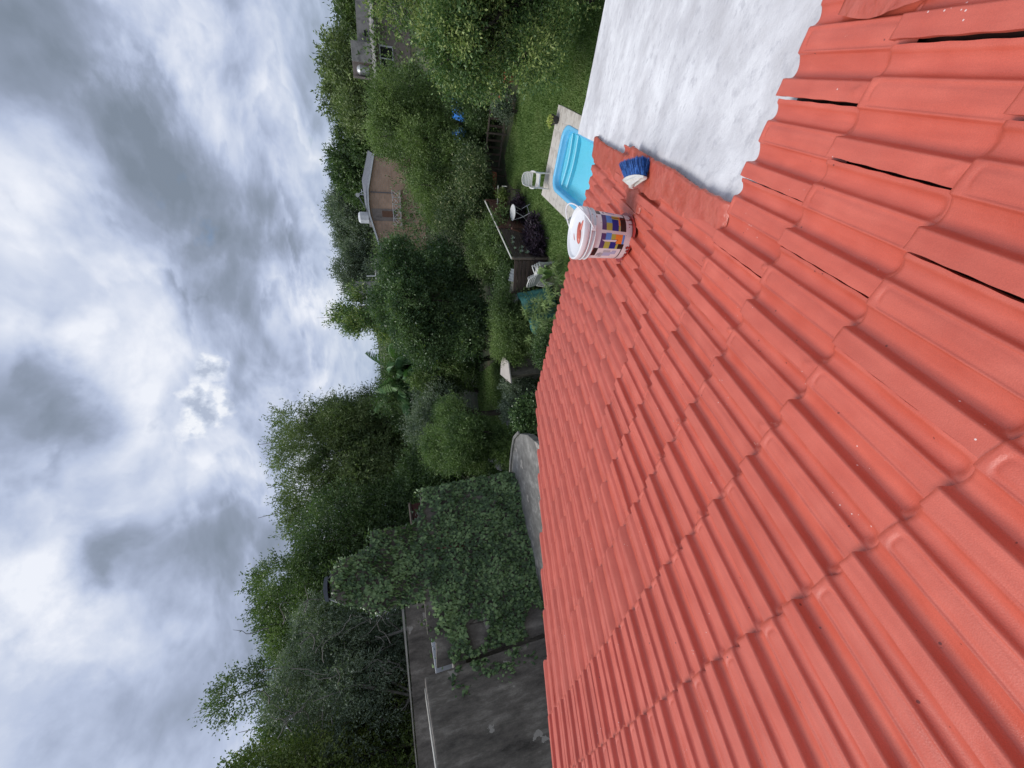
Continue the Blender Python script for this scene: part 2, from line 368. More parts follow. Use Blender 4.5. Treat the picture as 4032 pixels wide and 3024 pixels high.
def sstep(x, a, b):
    t = min(1.0, max(0.0, (x - a) / (b - a))); return t * t * (3 - 2 * t)
def tile_prof(a):
    """height across the tile, a = 0 at the raised strip edge, 1 at the lip"""
    h = 0.0
    strip = 0.0155 * (1 - sstep(a, 0.188, 0.214))
    g1 = 0.0
    if 0.20 < a < 0.47:
        x = (a - 0.20) / 0.27; g1 = -0.0160 * (math.sin(PI * x ** 0.62) ** 0.8)
    pad = 0.0055 * sstep(a, 0.45, 0.475) * (1 - sstep(a, 0.735, 0.76))
    g2 = 0.0
    if 0.74 < a < 0.955:
        x = (a - 0.74) / 0.215; g2 = -0.0135 * (math.sin(PI * x ** 0.8) ** 0.8)
    lip = 0.003 * sstep(a, 0.93, 0.96)
    return strip, g1, pad, g2, lip
def tile_h(a, b, rg):
    """b = 0 upper end, 1 lower end (exposed part starts near 0.10)"""
    strip, g1, pad, g2, lip = tile_prof(a)
    xg = (a - 0.335) / 0.135 if a < 0.5 else (a - 0.85) / 0.11
    close = sstep(b - 0.030 * min(1.0, xg * xg), 0.105, 0.150)                 # troughs are closed and rounded at the head of the tile
    h = strip + lip + pad + (g1 + g2) * close
    # fine groove round the central pad, closed pill-shape at the foot
    if 0.47 < a < 0.74:
        ax = min(a - 0.475, 0.735 - a) / 0.26                                  # 0 at the sides
        d_side = ax * 0.26 * TW
        d_end = (0.965 - b) * TC * 1.1
        r = 0.022
        if d_side < r and d_end < r: dd = r - math.hypot(r - d_side, r - max(d_end, -0.02))
        else: dd = min(d_side, d_end)
        gr = math.exp(-((dd - 0.0080) / 0.0048) ** 2) * 0.0030
        if dd < 0.0025: gr = 0.0
        h -= gr * sstep(b, 0.10, 0.2)
    h -= 0.005 * (1 - sstep(b, 0.05, 0.085))
    h += 0.0255 * b - 0.0150 - 0.004 * sstep(b, 0.982, 1.0)                          # each tile lies on the one below
    return h

def make_tile_mesh(name, nx, nb, seed, width=0.2135, cement=0.0):
    rnd = random.Random(seed)
    As = [i / nx for i in range(nx + 1)]
    if nx > 30:
        As = sorted(set([i / nx for i in range(nx + 1)] + [0.19, 0.205, 0.218, 0.228, 0.24, 0.452, 0.46, 0.468, 0.485, 0.495, 0.715, 0.725, 0.742, 0.75, 0.758, 0.935, 0.95]))
        Bs = sorted(set([0.0, 0.05] + [0.1 + 0.02 * i for i in range(6)] + [0.2 + 0.65 * i / nb for i in range(nb)] + [0.85, 0.88, 0.90] + [0.91 + 0.01 * i for i in range(10)]))
    else:
        As = [0, 0.185, 0.225, 0.26, 0.33, 0.40, 0.46, 0.49, 0.60, 0.71, 0.745, 0.79, 0.85, 0.91, 0.95, 1.0]
        Bs = [0.0, 0.1, 0.15, 0.2, 0.35, 0.65, 0.92, 1.0]
    Lt = TC * 1.10
    ph = [rnd.uniform(0, 6.28) for _ in range(6)]; blobs = [(rnd.random(), rnd.uniform(0.1, 0.2), rnd.uniform(0.02, 0.05)) for _ in range(3)]
    vs = []; fs = []
    def hh(a, b):
        h = tile_h(a, b, rnd)
        h += 0.0009 * math.sin(7 * a + ph[0]) * math.sin(5 * b + ph[1]) + 0.0005 * math.sin(23 * a + ph[2] + 9 * b) * math.sin(19 * b + ph[3])
        if cement:                                   # squeezed mortar under the upper tile
            for ca, cb, cr in blobs:
                d = math.hypot((a - ca) * 0.6, (b - cb)) / cr
                if d < 1: h += cement * (1 - d * d) * (0.6 + 0.4 * math.sin(60 * a + 40 * b))
        return h
    na, nbb = len(As), len(Bs)
    for b in Bs:
        for a in As:
            wob = 0.0006 * math.sin(31 * b + ph[4]) if a in (0.0, 1.0) else 0
            lob = 0.0012 * math.sin(19 * a + ph[5]) if b == 1.0 else 0
            vs.append((width * (0.5 - a) + wob, (b - 1.0) * Lt + lob, hh(a, b)))
    for j in range(nbb - 1):
        for i in range(na - 1):
            k = j * na + i
            fs.append((k, k + na, k + na + 1, k + 1))
    nt_ = len(fs)
    # rim: sides and foot, 14 mm deep, own vertices so that the edge stays crisp
    def skirt(idx, depth, flip):
        n0 = len(vs)
        for q in idx: vs.append(vs[q])
        for q in idx: vs.append((vs[q][0], vs[q][1], vs[q][2] - depth))
        m_ = len(idx)
        for q in range(m_ - 1):
            f = (n0 + q, n0 + q + 1, n0 + m_ + q + 1, n0 + m_ + q)
            fs.append(f[::-1] if flip else f)
    skirt([(nbb - 1) * na + i for i in range(na)], 0.015, False)
    skirt([j * na for j in range(nbb)], 0.015, False)
    skirt([j * na + na - 1 for j in range(nbb)], 0.015, True)
    me = bpy.data.meshes.new(name); me.from_pydata(vs, [], fs)
    me.polygons.foreach_set('use_smooth', [i < nt_ for i in range(len(fs))]); me.update(); me.materials.append(M_TILE)
    return me

house = empty('tiled_house', (0, 0, GZ), label='house in the foreground with a salmon red painted tile roof sloping down to the garden', cat='house')
inv_house = Matrix.Translation(Vector((0, 0, -GZ)))
def roof_obj(name, me, u, v, h=0.0, jr=(0, 0, 0)):
    o = bpy.data.objects.new(name, me); COL.objects.link(o); o.parent = house
    M = Matrix.Translation(roofp(u, v, h)) @ (ROT_ROOF @ Matrix.Rotation(jr[2], 3, 'Z') @ Matrix.Rotation(jr[0], 3, 'X') @ Matrix.Rotation(jr[1], 3, 'Y')).to_4x4()
    o.matrix_local = inv_house @ M
    return o

hi = [make_tile_mesh('tile_near', 40, 16, 10 + i, cement=(0.006 if i % 2 else 0.0)) for i in range(5)]
lo = [make_tile_mesh('tile_far', 10, 6, 40 + i) for i in range(2)]
def vwarp(u, v):
    w = v - (0.008 * (v - 3) ** 2 if v > 3 else 0)
    if u > 2 and v > 0: w += 0.070 * (u - 2) * (v / 11.0) ** 1.3
    return w
def white_bound(v):
    pts = [(2.6, 0.36), (3.1, 0.38), (3.9, 0.42), (4.7, 0.38), (5.7, 0.42), (6.85, 0.44), (7.0, 0.58), (7.3, 0.70), (8.7, 0.80), (10.2, 0.84), (10.6, 0.81), (12, 0.81)]
    if v <= pts[0][0]: return pts[0][1]
    for (a, ua), (b, ub) in zip(pts, pts[1:]):
        if v <= b: return ua + (ub - ua) * (v - a) / (b - a)
    return pts[-1][1]
rr = random.Random(5)
ntile = 0
for row in range(-3, 11):
    vend = row + 1
    stag = 0.0 if row % 2 == 0 else 0.5
    umax = 17.6 - 0.16 * vend
    u0 = math.floor(-5) + stag
    k = u0
    while True:
        ug = k                                          # +u edge (gap) of this tile, the tile spans ug-1 .. ug
        uc = ug - 0.5
        last = False
        if ug > umax: 
            if ug - umax > 0.55: break
            ug = umax; uc = ug - 0.5; last = True
        if row >= 3 and ug - 1 < white_bound(vend - 0.5) - 0.32:
            k += 1; continue
        
        me = (hi if (row < 4 and uc < 7) or (row < 8 and uc < 4) or row < 1 else lo)
        me = me[rr.randrange(len(me))]
        roof_obj('roof_tile', me, uc, vwarp(uc, vend), (0.004 if last else 0) + rr.uniform(-0.0012, 0.0012),
                 (rr.uniform(-0.004, 0.004), rr.uniform(-0.005, 0.005), rr.uniform(-0.006, 0.006)))
        ntile += 1
        if last: break
        k += 1
print('tiles', ntile)
assert ntile <= 300

# underlay and house body
mb = MB()
def uvw(u, v, h): return tuple(roofp(u, v, h) - Vector((0, 0, GZ)))
mb.add([uvw(-6, -3.05, -0.045), uvw(17.9, -3.05, -0.045), uvw(16.0, vwarp(16, 10.85), -0.045), uvw(1.2, 10.3, -0.045), uvw(0.5, 9, -0.045), uvw(0.3, 3, -0.045), uvw(-6, 3, -0.045)], [(0, 1, 2, 3, 4, 5, 6)])
mb.build('roof_underlay', M_DARK, house)
mb = MB()
ev, ru = 10.1, 15.6
a1, a2 = Vector(uvw(1.0, ev, -0.12)), Vector(uvw(ru, ev + 0.8, -0.12)); b2 = Vector(uvw(17.0, -2.6, -0.12))
for (p, q) in ((a1, a2), (a2, b2)):
    mb.add([p, q, (q.x, q.y, 0.0), (p.x, p.y, 0.0)], [(0, 1, 2, 3)])
mb.build('house_wall', M_WALL, house)

# ---- white membrane roof slab beside the tiles
def white_mat():
    m, nt, p = base_mat('white membrane paint')
    tc = nt.nodes.new('ShaderNodeTexCoord'); v = tc.outputs['Object']
    n = N(nt, 'ShaderNodeTexNoise', Scale=2.2, Detail=10.0, Roughness=0.72, Distortion=0.1); nt.links.new(v, n.inputs['Vector'])
    col = ramp(nt, n.outputs['Fac'], [(0.30, (0.54, 0.52, 0.52)), (0.46, (0.66, 0.645, 0.65)), (0.62, (0.81, 0.80, 0.80))]).outputs[0]
    w = N(nt, 'ShaderNodeTexNoise', Scale=14.0, Detail=8.0, Roughness=0.7); nt.links.new(v, w.inputs['Vector'])
    col = mixc(nt, ramp(nt, w.outputs['Fac'], [(0.36, (0.55,) * 3), (0.46, (0,) * 3)]).outputs[0], col, (0.45, 0.44, 0.46))
    lg = N(nt, 'ShaderNodeTexNoise', Scale=1.1, Detail=6.0, Roughness=0.6); nt.links.new(v, lg.inputs['Vector'])
    col = mixc(nt, 1.0, col, ramp(nt, lg.outputs['Fac'], [(0.36, (0.94, 0.94, 0.95)), (0.60, (1.06, 1.06, 1.06))]).outputs[0], 'MULTIPLY')
    # small pits
    vo = N(nt, 'ShaderNodeTexVoronoi', Scale=9.0, Randomness=1.0); nt.links.new(vmath(nt, 'ADD', v, vmath(nt, 'SCALE', w.outputs['Color']).outputs[0]).outputs[0], vo.inputs['Vector'])
    pit = fmath(nt, 'LESS_THAN', vo.outputs['Distance'], 0.075)
    col = mixc(nt, fmath(nt, 'MULTIPLY', pit, 0.7), col, (0.26, 0.25, 0.27))
    nt.links.new(col, p.inputs['Base Color']); p.inputs['Roughness'].default_value = 0.55
    b = nt.nodes.new('ShaderNodeBump'); b.inputs['Strength'].default_value = 0.8; b.inputs['Distance'].default_value = 0.007
    h2 = N(nt, 'ShaderNodeTexNoise', Scale=34.0, Detail=6.0, Roughness=0.65); nt.links.new(v, h2.inputs['Vector'])
    nt.links.new(fmath(nt, 'ADD', fmath(nt, 'MULTIPLY', n.outputs['Fac'], 1.2), fmath(nt, 'ADD', fmath(nt, 'MULTIPLY', w.outputs['Fac'], 0.9), fmath(nt, 'MULTIPLY', h2.outputs['Fac'], 0.5))), b.inputs['Height'])
    nt.links.new(b.outputs[0], p.inputs['Normal'])
    return m
M_WHITE = white_mat()
from mathutils import noise as mnoise
def slab_h(u, v):
    h = -0.045 + 0.012 * min(1, (v - 2.4) / 4)
    h += 0.012 * mnoise.noise(Vector((u * 0.35, v * 0.5, 3.0))) + 0.003 * mnoise.noise(Vector((u * 2.0, v * 2.5, 7.0)))
    if v < 11.3:
        e = u - (white_bound(v) - 0.75 + 0.22 * math.sin(v * 0.9))
        if e > 0: h += 0.022 * min(1, e / 0.75) ** 1.5            # mortar cove rising to the tiles
    return h
vs = []; fs = []
NV, NU = 150, 70
vlist = [2.2 + (15.1 - 2.2) * j / NV for j in range(NV + 1)]
for v in vlist:
    ub = white_bound(v) + 0.06 if v < 10.9 else 1.13 + 0.26 * (v - 11.26) / 3.84
    for i in range(NU + 1):
        t = (i / NU) ** 1.5
        u = ub + (-9.0 - ub) * t
        wob = 0.05 * mnoise.noise(Vector((u * 0.8, 4, 1))) if v == vlist[-1] else 0
        vs.append(tuple(roofp(u, v + wob, slab_h(u, v) - (0.006 if v == vlist[-1] or (i == 0 and v > 11) else 0)) - Vector((0, 0, GZ))))
for j in range(NV):
    for i in range(NU):
        k = j * (NU + 1) + i; fs.append((k, k + 1, k + NU + 2, k + NU + 1))
n0 = len(vs)                                           # thickness along the outer edges
edge = [NV * (NU + 1) + i for i in range(NU, -1, -1)] + [j * (NU + 1) for j in range(NV - 1, int(NV * 0.66), -1)]
for q in edge:
    x, y, zz = vs[q]; d = nrm * -0.13; vs.append((x + d.x, y + d.y, zz + d.z))
for i in range(len(edge) - 1): fs.append((edge[i], edge[i + 1], n0 + i + 1, n0 + i))
me = bpy.data.meshes.new('flat_roof'); me.from_pydata(vs, [], fs); me.update()
slab = link('white_roof_slab', me, house, [M_WHITE], smooth=True)
mb = MB()
q1, q2 = Vector(uvw(1.0, 14.2, -0.2)), Vector(uvw(-9, 14.2, -0.2)); q0 = Vector(uvw(1.0, 10.0, -0.2))
for (p, q) in ((q0, q1), (q1, q2)): mb.add([p, q, (q.x, q.y, 0.0), (p.x, p.y, 0.0)], [(0, 1, 2, 3)])
mb.build('side_wall', M_WALL, house)

# ---- red painted mortar fillet between tiles and slab
def fillet(name, vb, inner, outer, hi_, ho_, nv=110, nu=22, amp=0.006, ragged=0.05, mats=None):
    vs = []; fs = []
    for j in range(nv + 1):
        v = vb[0] + (vb[1] - vb[0]) * j / nv
        ui = inner(v) + ragged * 0.6 * mnoise.noise(Vector((v * 6.0, 1, 1))) + ragged * 0.5 * mnoise.noise(Vector((v * 25.0, 2, 5)))
        uo = outer(v)
        for i in range(nu + 1):
            t = i / nu; u = ui + (uo - ui) * t
            h = hi_ + (ho_ - hi_) * t ** 1.4 + amp * mnoise.noise(Vector((u * 3, v * 4, 2))) + amp * 0.5 * mnoise.noise(Vector((u * 11, v * 13, 5)))
            if i == 0: h -= 0.012
            if j in (0, nv): h -= 0.02
            vs.append(tuple(roofp(u, v, h) - Vector((0, 0, GZ))))
    for j in range(nv):
        for i in range(nu):
            k = j * (nu + 1) + i; fs.append((k, k + nu + 1, k + nu + 2, k + 1))
    if vb[1] > 10:
        n0 = len(vs)
        for i in range(nu + 1):
            x, y, zz = vs[nv * (nu + 1) + i]; d = nrm * -0.07; vs.append((x + d.x, y + d.y, zz + d.z))
        for i in range(nu): fs.append((nv * (nu + 1) + i, n0 + i, n0 + i + 1, nv * (nu + 1) + i + 1))
    me = bpy.data.meshes.new(name); me.from_pydata(vs, [], fs); me.update()
    return link(name, me, house, [M_MORTAR], smooth=True)
def f_outer(v):
    pts = [(2.8, 0.75), (3.6, 0.95), (4.8, 1.08), (5.7, 1.22), (6.3, 1.50), (7.2, 1.55), (7.9, 1.50), (8.7, 1.50), (10.0, 1.66), (11.1, 1.60)]
    if v <= pts[0][0]: return pts[0][1]
    for (a, ua), (b, ub) in zip(pts, pts[1:]):
        if v <= b: return ua + (ub - ua) * (v - a) / (b - a) + 0.06 * math.sin(v * 5)
    return pts[-1][1]
fillet('mortar_fillet', (2.97, 10.95), lambda v: white_bound(v), f_outer, 0.030, 0.010)
# lump of mortar that steps in under the brush
fillet('mortar_lump', (5.9, 7.0), lambda v: 0.40, lambda v: 0.95, 0.042, 0.030, nv=30, nu=12, ragged=0.03)
# rough patch by the picture edge where the slab meets the near tiles
fillet('mortar_patch', (1.80, 2.74), lambda v: -3.9, lambda v: -1.78 + 0.05 * math.sin(6 * v), 0.022, 0.008, nv=40, nu=16, amp=0.009)

# ------------------------------------------------------------------ ground
M_SOIL = mat('soil and leaf litter', (0.055, 0.045, 0.028), (0.035, 0.055, 0.018), scale=1.2, rough=0.95, bump=0.6, bscale=20, c3=(0.075, 0.06, 0.035))
M_LAWN = mat('lawn', (0.100, 0.160, 0.042), (0.130, 0.200, 0.058), scale=0.9, rough=0.9, bump=0.8, bscale=60, c3=(0.085, 0.115, 0.035), detail=9, bdist=0.03)
from mathutils.geometry import tessellate_polygon
def sheet(name, pts, z, m, kind='structure', lbl=None, hole=None):
    rings = [pts] + ([hole] if hole else [])
    vs = [Vector((x, y, 0)) for r in rings for x, y in r]
    tris = tessellate_polygon([[Vector((x, y, 0)) for x, y in r] for r in rings])
    fs = []
    for t in tris:
        a, b, c = (vs[i] for i in t)
        fs.append(tuple(t) if (b - a).cross(c - a).z > 0 else tuple(t)[::-1])
    mb = MB(); mb.add([(v.x, v.y, z) for v in vs], fs); o = mb.build(name, m); return tag(o, lbl, kind=kind)
_D0 = Vector((7.03, 13.45, 0)); _e1 = Vector((0.714, -0.700, 0)); _e2 = Vector((-0.700, -0.714, 0))
POOLHOLE = [tuple((_D0 + _e1 * a + _e2 * b)[:2]) for a, b in ((0.4, 0.7), (2.54, 0.7), (2.54, 4.95), (0.4, 4.95))]
sheet('ground', [(-900, -300), (900, -300), (900, 1500), (-900, 1500)], GZ - 0.02, M_SOIL, hole=POOLHOLE)
LAWN = [(9.0, 4.0), (13.5, 9.0), (12.2, 14.5), (11.2, 15.6), (10.6, 17.0), (9.4, 17.0), (8.0, 15.6), (6.6, 15.0), (5.2, 13.9), (4.4, 13.2), (1.0, 11.0), (2.5, 6.0), (6, 3)]
sheet('lawn', LAWN, GZ, M_LAWN, hole=POOLHOLE)
LAWN2 = [(-7.5, 13.0), (-9.0, 24.0), (-6.0, 28.0), (0.8, 27.0), (1.6, 21.0), (0.6, 17.0), (0.5, 13.5), (-2, 10)]
sheet('lawn_beyond_slab', LAWN2, GZ, M_LAWN)

def in_poly(x, y, poly):
    c = np.zeros(len(x), bool); j = len(poly) - 1
    for i in range(len(poly)):
        xi, yi = poly[i]; xj, yj = poly[j]
        cond = ((yi > y) != (yj > y)) & (x < (xj - xi) * (y - yi) / (yj - yi + 1e-9) + xi); c ^= cond; j = i
    return c
def grass(name, poly, n, seed, h, lbl, exclude=None):
    g = np.random.default_rng(seed); P = np.array(poly); a = P.min(0); b = P.max(0)
    xy = a + (b - a) * g.random((n, 2)); k = in_poly(xy[:, 0], xy[:, 1], poly)
    if exclude: k &= ~in_poly(xy[:, 0], xy[:, 1], exclude)
    xy = xy[k]; n = len(xy)
    th = g.random(n) * 2 * PI; w = 0.010 + 0.008 * g.random(n); hh = h * (0.5 + g.random(n)); lean = g.normal(0, 0.5, (n, 2)) * hh[:, None]
    V = np.zeros((n, 4, 3)); dx = np.cos(th) * w; dy = np.sin(th) * w
    V[:, 0, 0] = xy[:, 0] - dx; V[:, 0, 1] = xy[:, 1] - dy; V[:, 1, 0] = xy[:, 0] + dx; V[:, 1, 1] = xy[:, 1] + dy
    V[:, 2, :2] = xy + lean + np.stack([dx, dy], 1) * 0.2; V[:, 3, :2] = xy + lean - np.stack([dx, dy], 1) * 0.2
    V[:, :2, 2] = GZ - 0.005; V[:, 2:, 2] = (GZ + hh)[:, None]
    me = quads_mesh(name, V)
    return tag(link(name, me, None, [M_GRASSBLADE]), lbl, 'grass', kind='stuff')
M_GRASSBLADE = leaf_mat('grass blades', (0.042, 0.070, 0.017), (0.062, 0.098, 0.026), (0.090, 0.118, 0.040), scale=0.9, rough=0.6, transl=0.2, vary=0.5)

# ------------------------------------------------------------------ pool terrace
D0 = Vector((7.03, 13.45, 0)); e1 = Vector((0.714, -0.700, 0)); e2 = Vector((-0.700, -0.714, 0))
def dk(a, b, z=0.0): return D0 + e1 * a + e2 * b + Vector((0, 0, GZ + z))
DECKPOLY = [tuple(dk(a, b)[:2]) for a, b in ((-0.02, -0.02), (2.86, -0.02), (2.86, 6.6), (-0.02, 6.6))]
M_SLAB = mat('terrace paving stone', (0.44, 0.41, 0.36), (0.54, 0.50, 0.45), scale=2.4, rough=0.75, bump=0.25, bscale=24, c3=(0.37, 0.335, 0.29), detail=9, obj_var=0.07, stretch=(1, 1.6, 1))
M_GROUT = mat('pale grout', (0.66, 0.64, 0.60), (0.58, 0.56, 0.53), rough=0.9)
ROTD = Matrix((e1, e2 * 1, Vector((0, 0, -1)))).transposed()
deck = empty('pool_terrace', tuple(dk(0, 0)), label='beige stone paved terrace around the blue pool', cat='terrace')
mb = MB()
# paving bed with an opening for the pool
PX0, PX1, PY0, PY1, PR = 0.50, 2.44, 0.78, 4.85, 0.42
def rrect(x0, x1, y0, y1, r, n=8):
    pts = []
    for cx, cy, a0 in ((x1 - r, y1 - r, 0), (x0 + r, y1 - r, PI / 2), (x0 + r, y0 + r, PI), (x1 - r, y0 + r, 1.5 * PI)):
        for i in range(n + 1):
            a = a0 + PI / 2 * i / n; pts.append((cx + r * math.cos(a), cy + r * math.sin(a)))
    return pts
def dloc(a, b, z=0.0): v = e1 * a + e2 * b; return (v.x, v.y, z)
inner = rrect(PX0 + 0.03, PX1 - 0.03, PY0 + 0.03, PY1 - 0.03, PR)
outer = []
for (a, b) in inner:                                      # push ring points out to the terrace border
    cx, cy = (PX0 + PX1) / 2, (PY0 + PY1) / 2; dx, dy = a - cx, b - cy
    t = min(((2.84 - cx) / dx if dx > 0 else (0 - cx) / dx) if abs(dx) > 1e-6 else 1e9, ((6.6 - cy) / dy if dy > 0 else (0 - cy) / dy) if abs(dy) > 1e-6 else 1e9)
    outer.append((cx + dx * t, cy + dy * t))
n = len(inner)
mb.add([dloc(a, b, 0.045) for a, b in inner] + [dloc(a, b, 0.045) for a, b in outer] + [dloc(a, b, -0.02) for a, b in outer],
       [(i, (i + 1) % n, n + (i + 1) % n, n + i) for i in range(n)] + [(n + i, n + (i + 1) % n, 2 * n + (i + 1) % n, 2 * n + i) for i in range(n)])
mb.build('paving_bed', M_GROUT, deck)
# paving stones cut round the pool (each its own piece)
def clip_slab(x0, x1, y0, y1):
    """returns the slab outline minus the pool ring, as a polygon list; simple cases only"""
    px0, px1, py0, py1 = PX0, PX1, PY0, PY1
    inside = lambda x, y: (px0 < x < px1 and py0 < y < py1)
    if not (x1 > px0 and x0 < px1 and y1 > py0 and y0 < py1): return [[(x0, y0), (x1, y0), (x1, y1), (x0, y1)]]
    out = []
    if x0 < px0 - 0.03: out.append([(x0, y0), (px0, y0), (px0, y1), (x0, y1)])
    if x1 > px1 + 0.03: out.append([(px1, y0), (x1, y0), (x1, y1), (px1, y1)])
    xa, xb = max(x0, px0), min(x1, px1)
    if y0 < py0 - 0.03: out.append([(xa, y0), (xb, y0), (xb, py0), (xa, py0)])
    if y1 > py1 + 0.03: out.append([(xa, py1), (xb, py1), (xb, y1), (xa, y1)])
    return out
corner = rrect(PX0, PX1, PY0, PY1, PR)
def slab_piece(poly):
    cx = sum(p[0] for p in poly) / len(poly); cy = sum(p[1] for p in poly) / len(poly)
    g_ = 0.009
    pl = [(x + (g_ if x < cx else -g_), y + (g_ if y < cy else -g_)) for x, y in poly]
    m_ = MB(); n_ = len(pl); z0, z1 = 0.03, 0.053 + random.uniform(-0.001, 0.001)
    m_.add([dloc(x - cx, y - cy, z0) for x, y in pl] + [dloc(x - cx, y - cy, z1) for x, y in pl], [tuple(range(n_, 2 * n_))[::-1]] + [(i, (i + 1) % n_, n_ + (i + 1) % n_, n_ + i) for i in range(n_)])
    o = m_.build('paving_stone', M_SLAB, deck, bevel=0.003, bseg=1); o.location = dloc(cx, cy)
ys = [0.0, 0.39]
yy = [0.0, 0.39, 0.78]; 
while yy[-1] < 6.4: yy.append(yy[-1] + 0.60)
xcols_far = [0.0, 0.50, 1.06, 1.62, 2.16, 2.44, 2.84]
for j in range(len(yy) - 1):
    if j < 2:
        xs = xcols_far if j == 0 else [0.0, 0.50, 1.06, 1.62, 2.16, 2.44, 2.84]
    else: xs = [0.0, 0.25, 0.50, 1.15, 1.8, 2.44, 2.84]
    for i in range(len(xs) - 1):
        for poly in clip_slab(xs[i], xs[i + 1], yy[j], yy[j + 1]): slab_piece(poly)
# curved corner infill stones
for (cx, cy, sx, sy) in ((PX0, PY0, 1, 1), (PX1, PY0, -1, 1), (PX0, PY1, 1, -1), (PX1, PY1, -1, -1)):
    ring = [(cx + sx * (PR - (PR - 0.02) * math.cos(a)), cy + sy * (PR - (PR - 0.02) * math.sin(a))) for a in [PI / 2 * i / 6 for i in range(7)]]
    poly = [(cx, cy)] + ring
    m_ = MB(); n_ = len(poly); m_.add([dloc(x, y, 0.03) for x, y in poly] + [dloc(x, y, 0.052) for x, y in poly], [tuple(range(n_, 2 * n_))] + [(i, (i + 1) % n_, n_ + (i + 1) % n_, n_ + i) for i in range(n_)])
    m_.build('corner_stone', M_SLAB, deck)
grass('lawn_grass', LAWN, 260000, 3, 0.045, 'short green lawn grass around the pool terrace', exclude=DECKPOLY)
grass('garden_grass', LAWN2, 90000, 4, 0.06, 'green lawn grass beyond the grey concrete slab')

# ------------------------------------------------------------------ pool
M_POOL = mat('pool fibreglass light blue', (0.20, 0.60, 0.74), (0.23, 0.64, 0.77), scale=1.0, rough=0.3)
M_POOLRIM = mat('pool rim blue', (0.14, 0.47, 0.74), (0.17, 0.52, 0.78), scale=1.0, rough=0.25)
M_POOLSTEP = mat('pool step pale blue', (0.50, 0.78, 0.90), (0.54, 0.80, 0.92), scale=2.0, rough=0.4)
pool = empty('swimming_pool', tuple(dk(0, 0)), label='small light blue fibreglass swimming pool with rounded corners and steps', cat='pool')
def ring_loft(loops, mi, close_last=True):
    m_ = MB(); n_ = len(loops[0][0]); vs = []; fs = []
    for (pts, z) in loops: vs += [dloc(a, b, z) for a, b in pts]
    for j in range(len(loops) - 1):
        for i in range(n_): fs.append((j * n_ + i, j * n_ + (i + 1) % n_, (j + 1) * n_ + (i + 1) % n_, (j + 1) * n_ + i))
    if close_last: fs.append(tuple((len(loops) - 1) * n_ + i for i in range(n_)))
    return m_.add(vs, fs)
def rr_(o): return rrect(PX0 + o, PX1 - o, PY0 + o, PY1 - o, max(0.1, PR - o * 0.6))
ring_loft([(rr_(-0.035), 0.05), (rr_(-0.03), 0.075), (rr_(0.0), 0.088), (rr_(0.05), 0.084), (rr_(0.085), 0.065), (rr_(0.095), 0.02), (rr_(0.10), -0.06), (rr_(0.135), -0.09), (rr_(0.145), -0.13)], 0, False).build('pool_rim', M_POOLRIM, pool, smooth=True)
ring_loft([(rr_(0.145), -0.13), (rr_(0.16), -0.20), (rr_(0.19), -0.27), (rr_(0.25), -0.33), (rr_(0.36), -0.36)], 0).build('pool_shell', M_POOL, pool, smooth=True)  # floor shaped very shallow to weaken the shading around the steps
for k, (y1, z) in enumerate(((0.36, -0.15), (0.60, -0.235))):     # curved entry steps along the far side
    m_ = MB(); top = []; 
    xa, xb = PX0 + 0.19, PX1 - 0.19
    for i in range(17):
        t = i / 16; top.append((xa + (xb - xa) * t, PY0 + y1 + 0.10 * math.sin(PI * t)))
    back = [(xb, PY0 + 0.17), (xa, PY0 + 0.17)]; poly = top + back; n_ = len(poly)
    m_.add([dloc(x, y, z) for x, y in poly] + [dloc(x, y, -0.355) for x, y in poly], [tuple(range(n_))] + [(i, (i + 1) % n_, n_ + (i + 1) % n_, n_ + i) for i in range(n_)])
    st = m_.build('pool_step', M_POOL, pool)
    m2 = MB(); q = []
    for i in range(17): q.append((top[i][0], top[i][1] - 0.07))
    vs = [dloc(x, y + 0.004, z + 0.006) for x, y in top] + [dloc(x, y, z + 0.006) for x, y in q]
    m2.add(vs, [(i, i + 1, 17 + i + 1, 17 + i) for i in range(16)]); m2.build('tread_edge', M_POOLSTEP, st)
mw, nt, p = base_mat('pool water')
tr = nt.nodes.new('ShaderNodeBsdfTransparent'); tr.inputs['Color'].default_value = (0.84, 0.97, 0.99, 1)
gl = nt.nodes.new('ShaderNodeBsdfGlossy'); gl.inputs['Roughness'].default_value = 0.04
fr = nt.nodes.new('ShaderNodeFresnel'); fr.inputs['IOR'].default_value = 1.33
wn = N(nt, 'ShaderNodeTexNoise', Scale=3.5, Detail=3.0); bp = nt.nodes.new('ShaderNodeBump'); bp.inputs['Strength'].default_value = 0.12; bp.inputs['Distance'].default_value = 0.02
nt.links.new(wn.outputs['Fac'], bp.inputs['Height']); nt.links.new(bp.outputs[0], gl.inputs['Normal']); nt.links.new(bp.outputs[0], fr.inputs['Normal'])
mx = nt.nodes.new('ShaderNodeMixShader'); nt.links.new(fr.outputs[0], mx.inputs[0]); nt.links.new(tr.outputs[0], mx.inputs[1]); nt.links.new(gl.outputs[0], mx.inputs[2])
nt.links.new(mx.outputs[0], nt.nodes['Material Output'].inputs['Surface'])
m_ = MB(); pts = rr_(0.1); m_.add([dloc(a, b, -0.075) for a, b in pts], [tuple(range(len(pts)))[::-1]]); m_.build('pool_water', mw, pool)

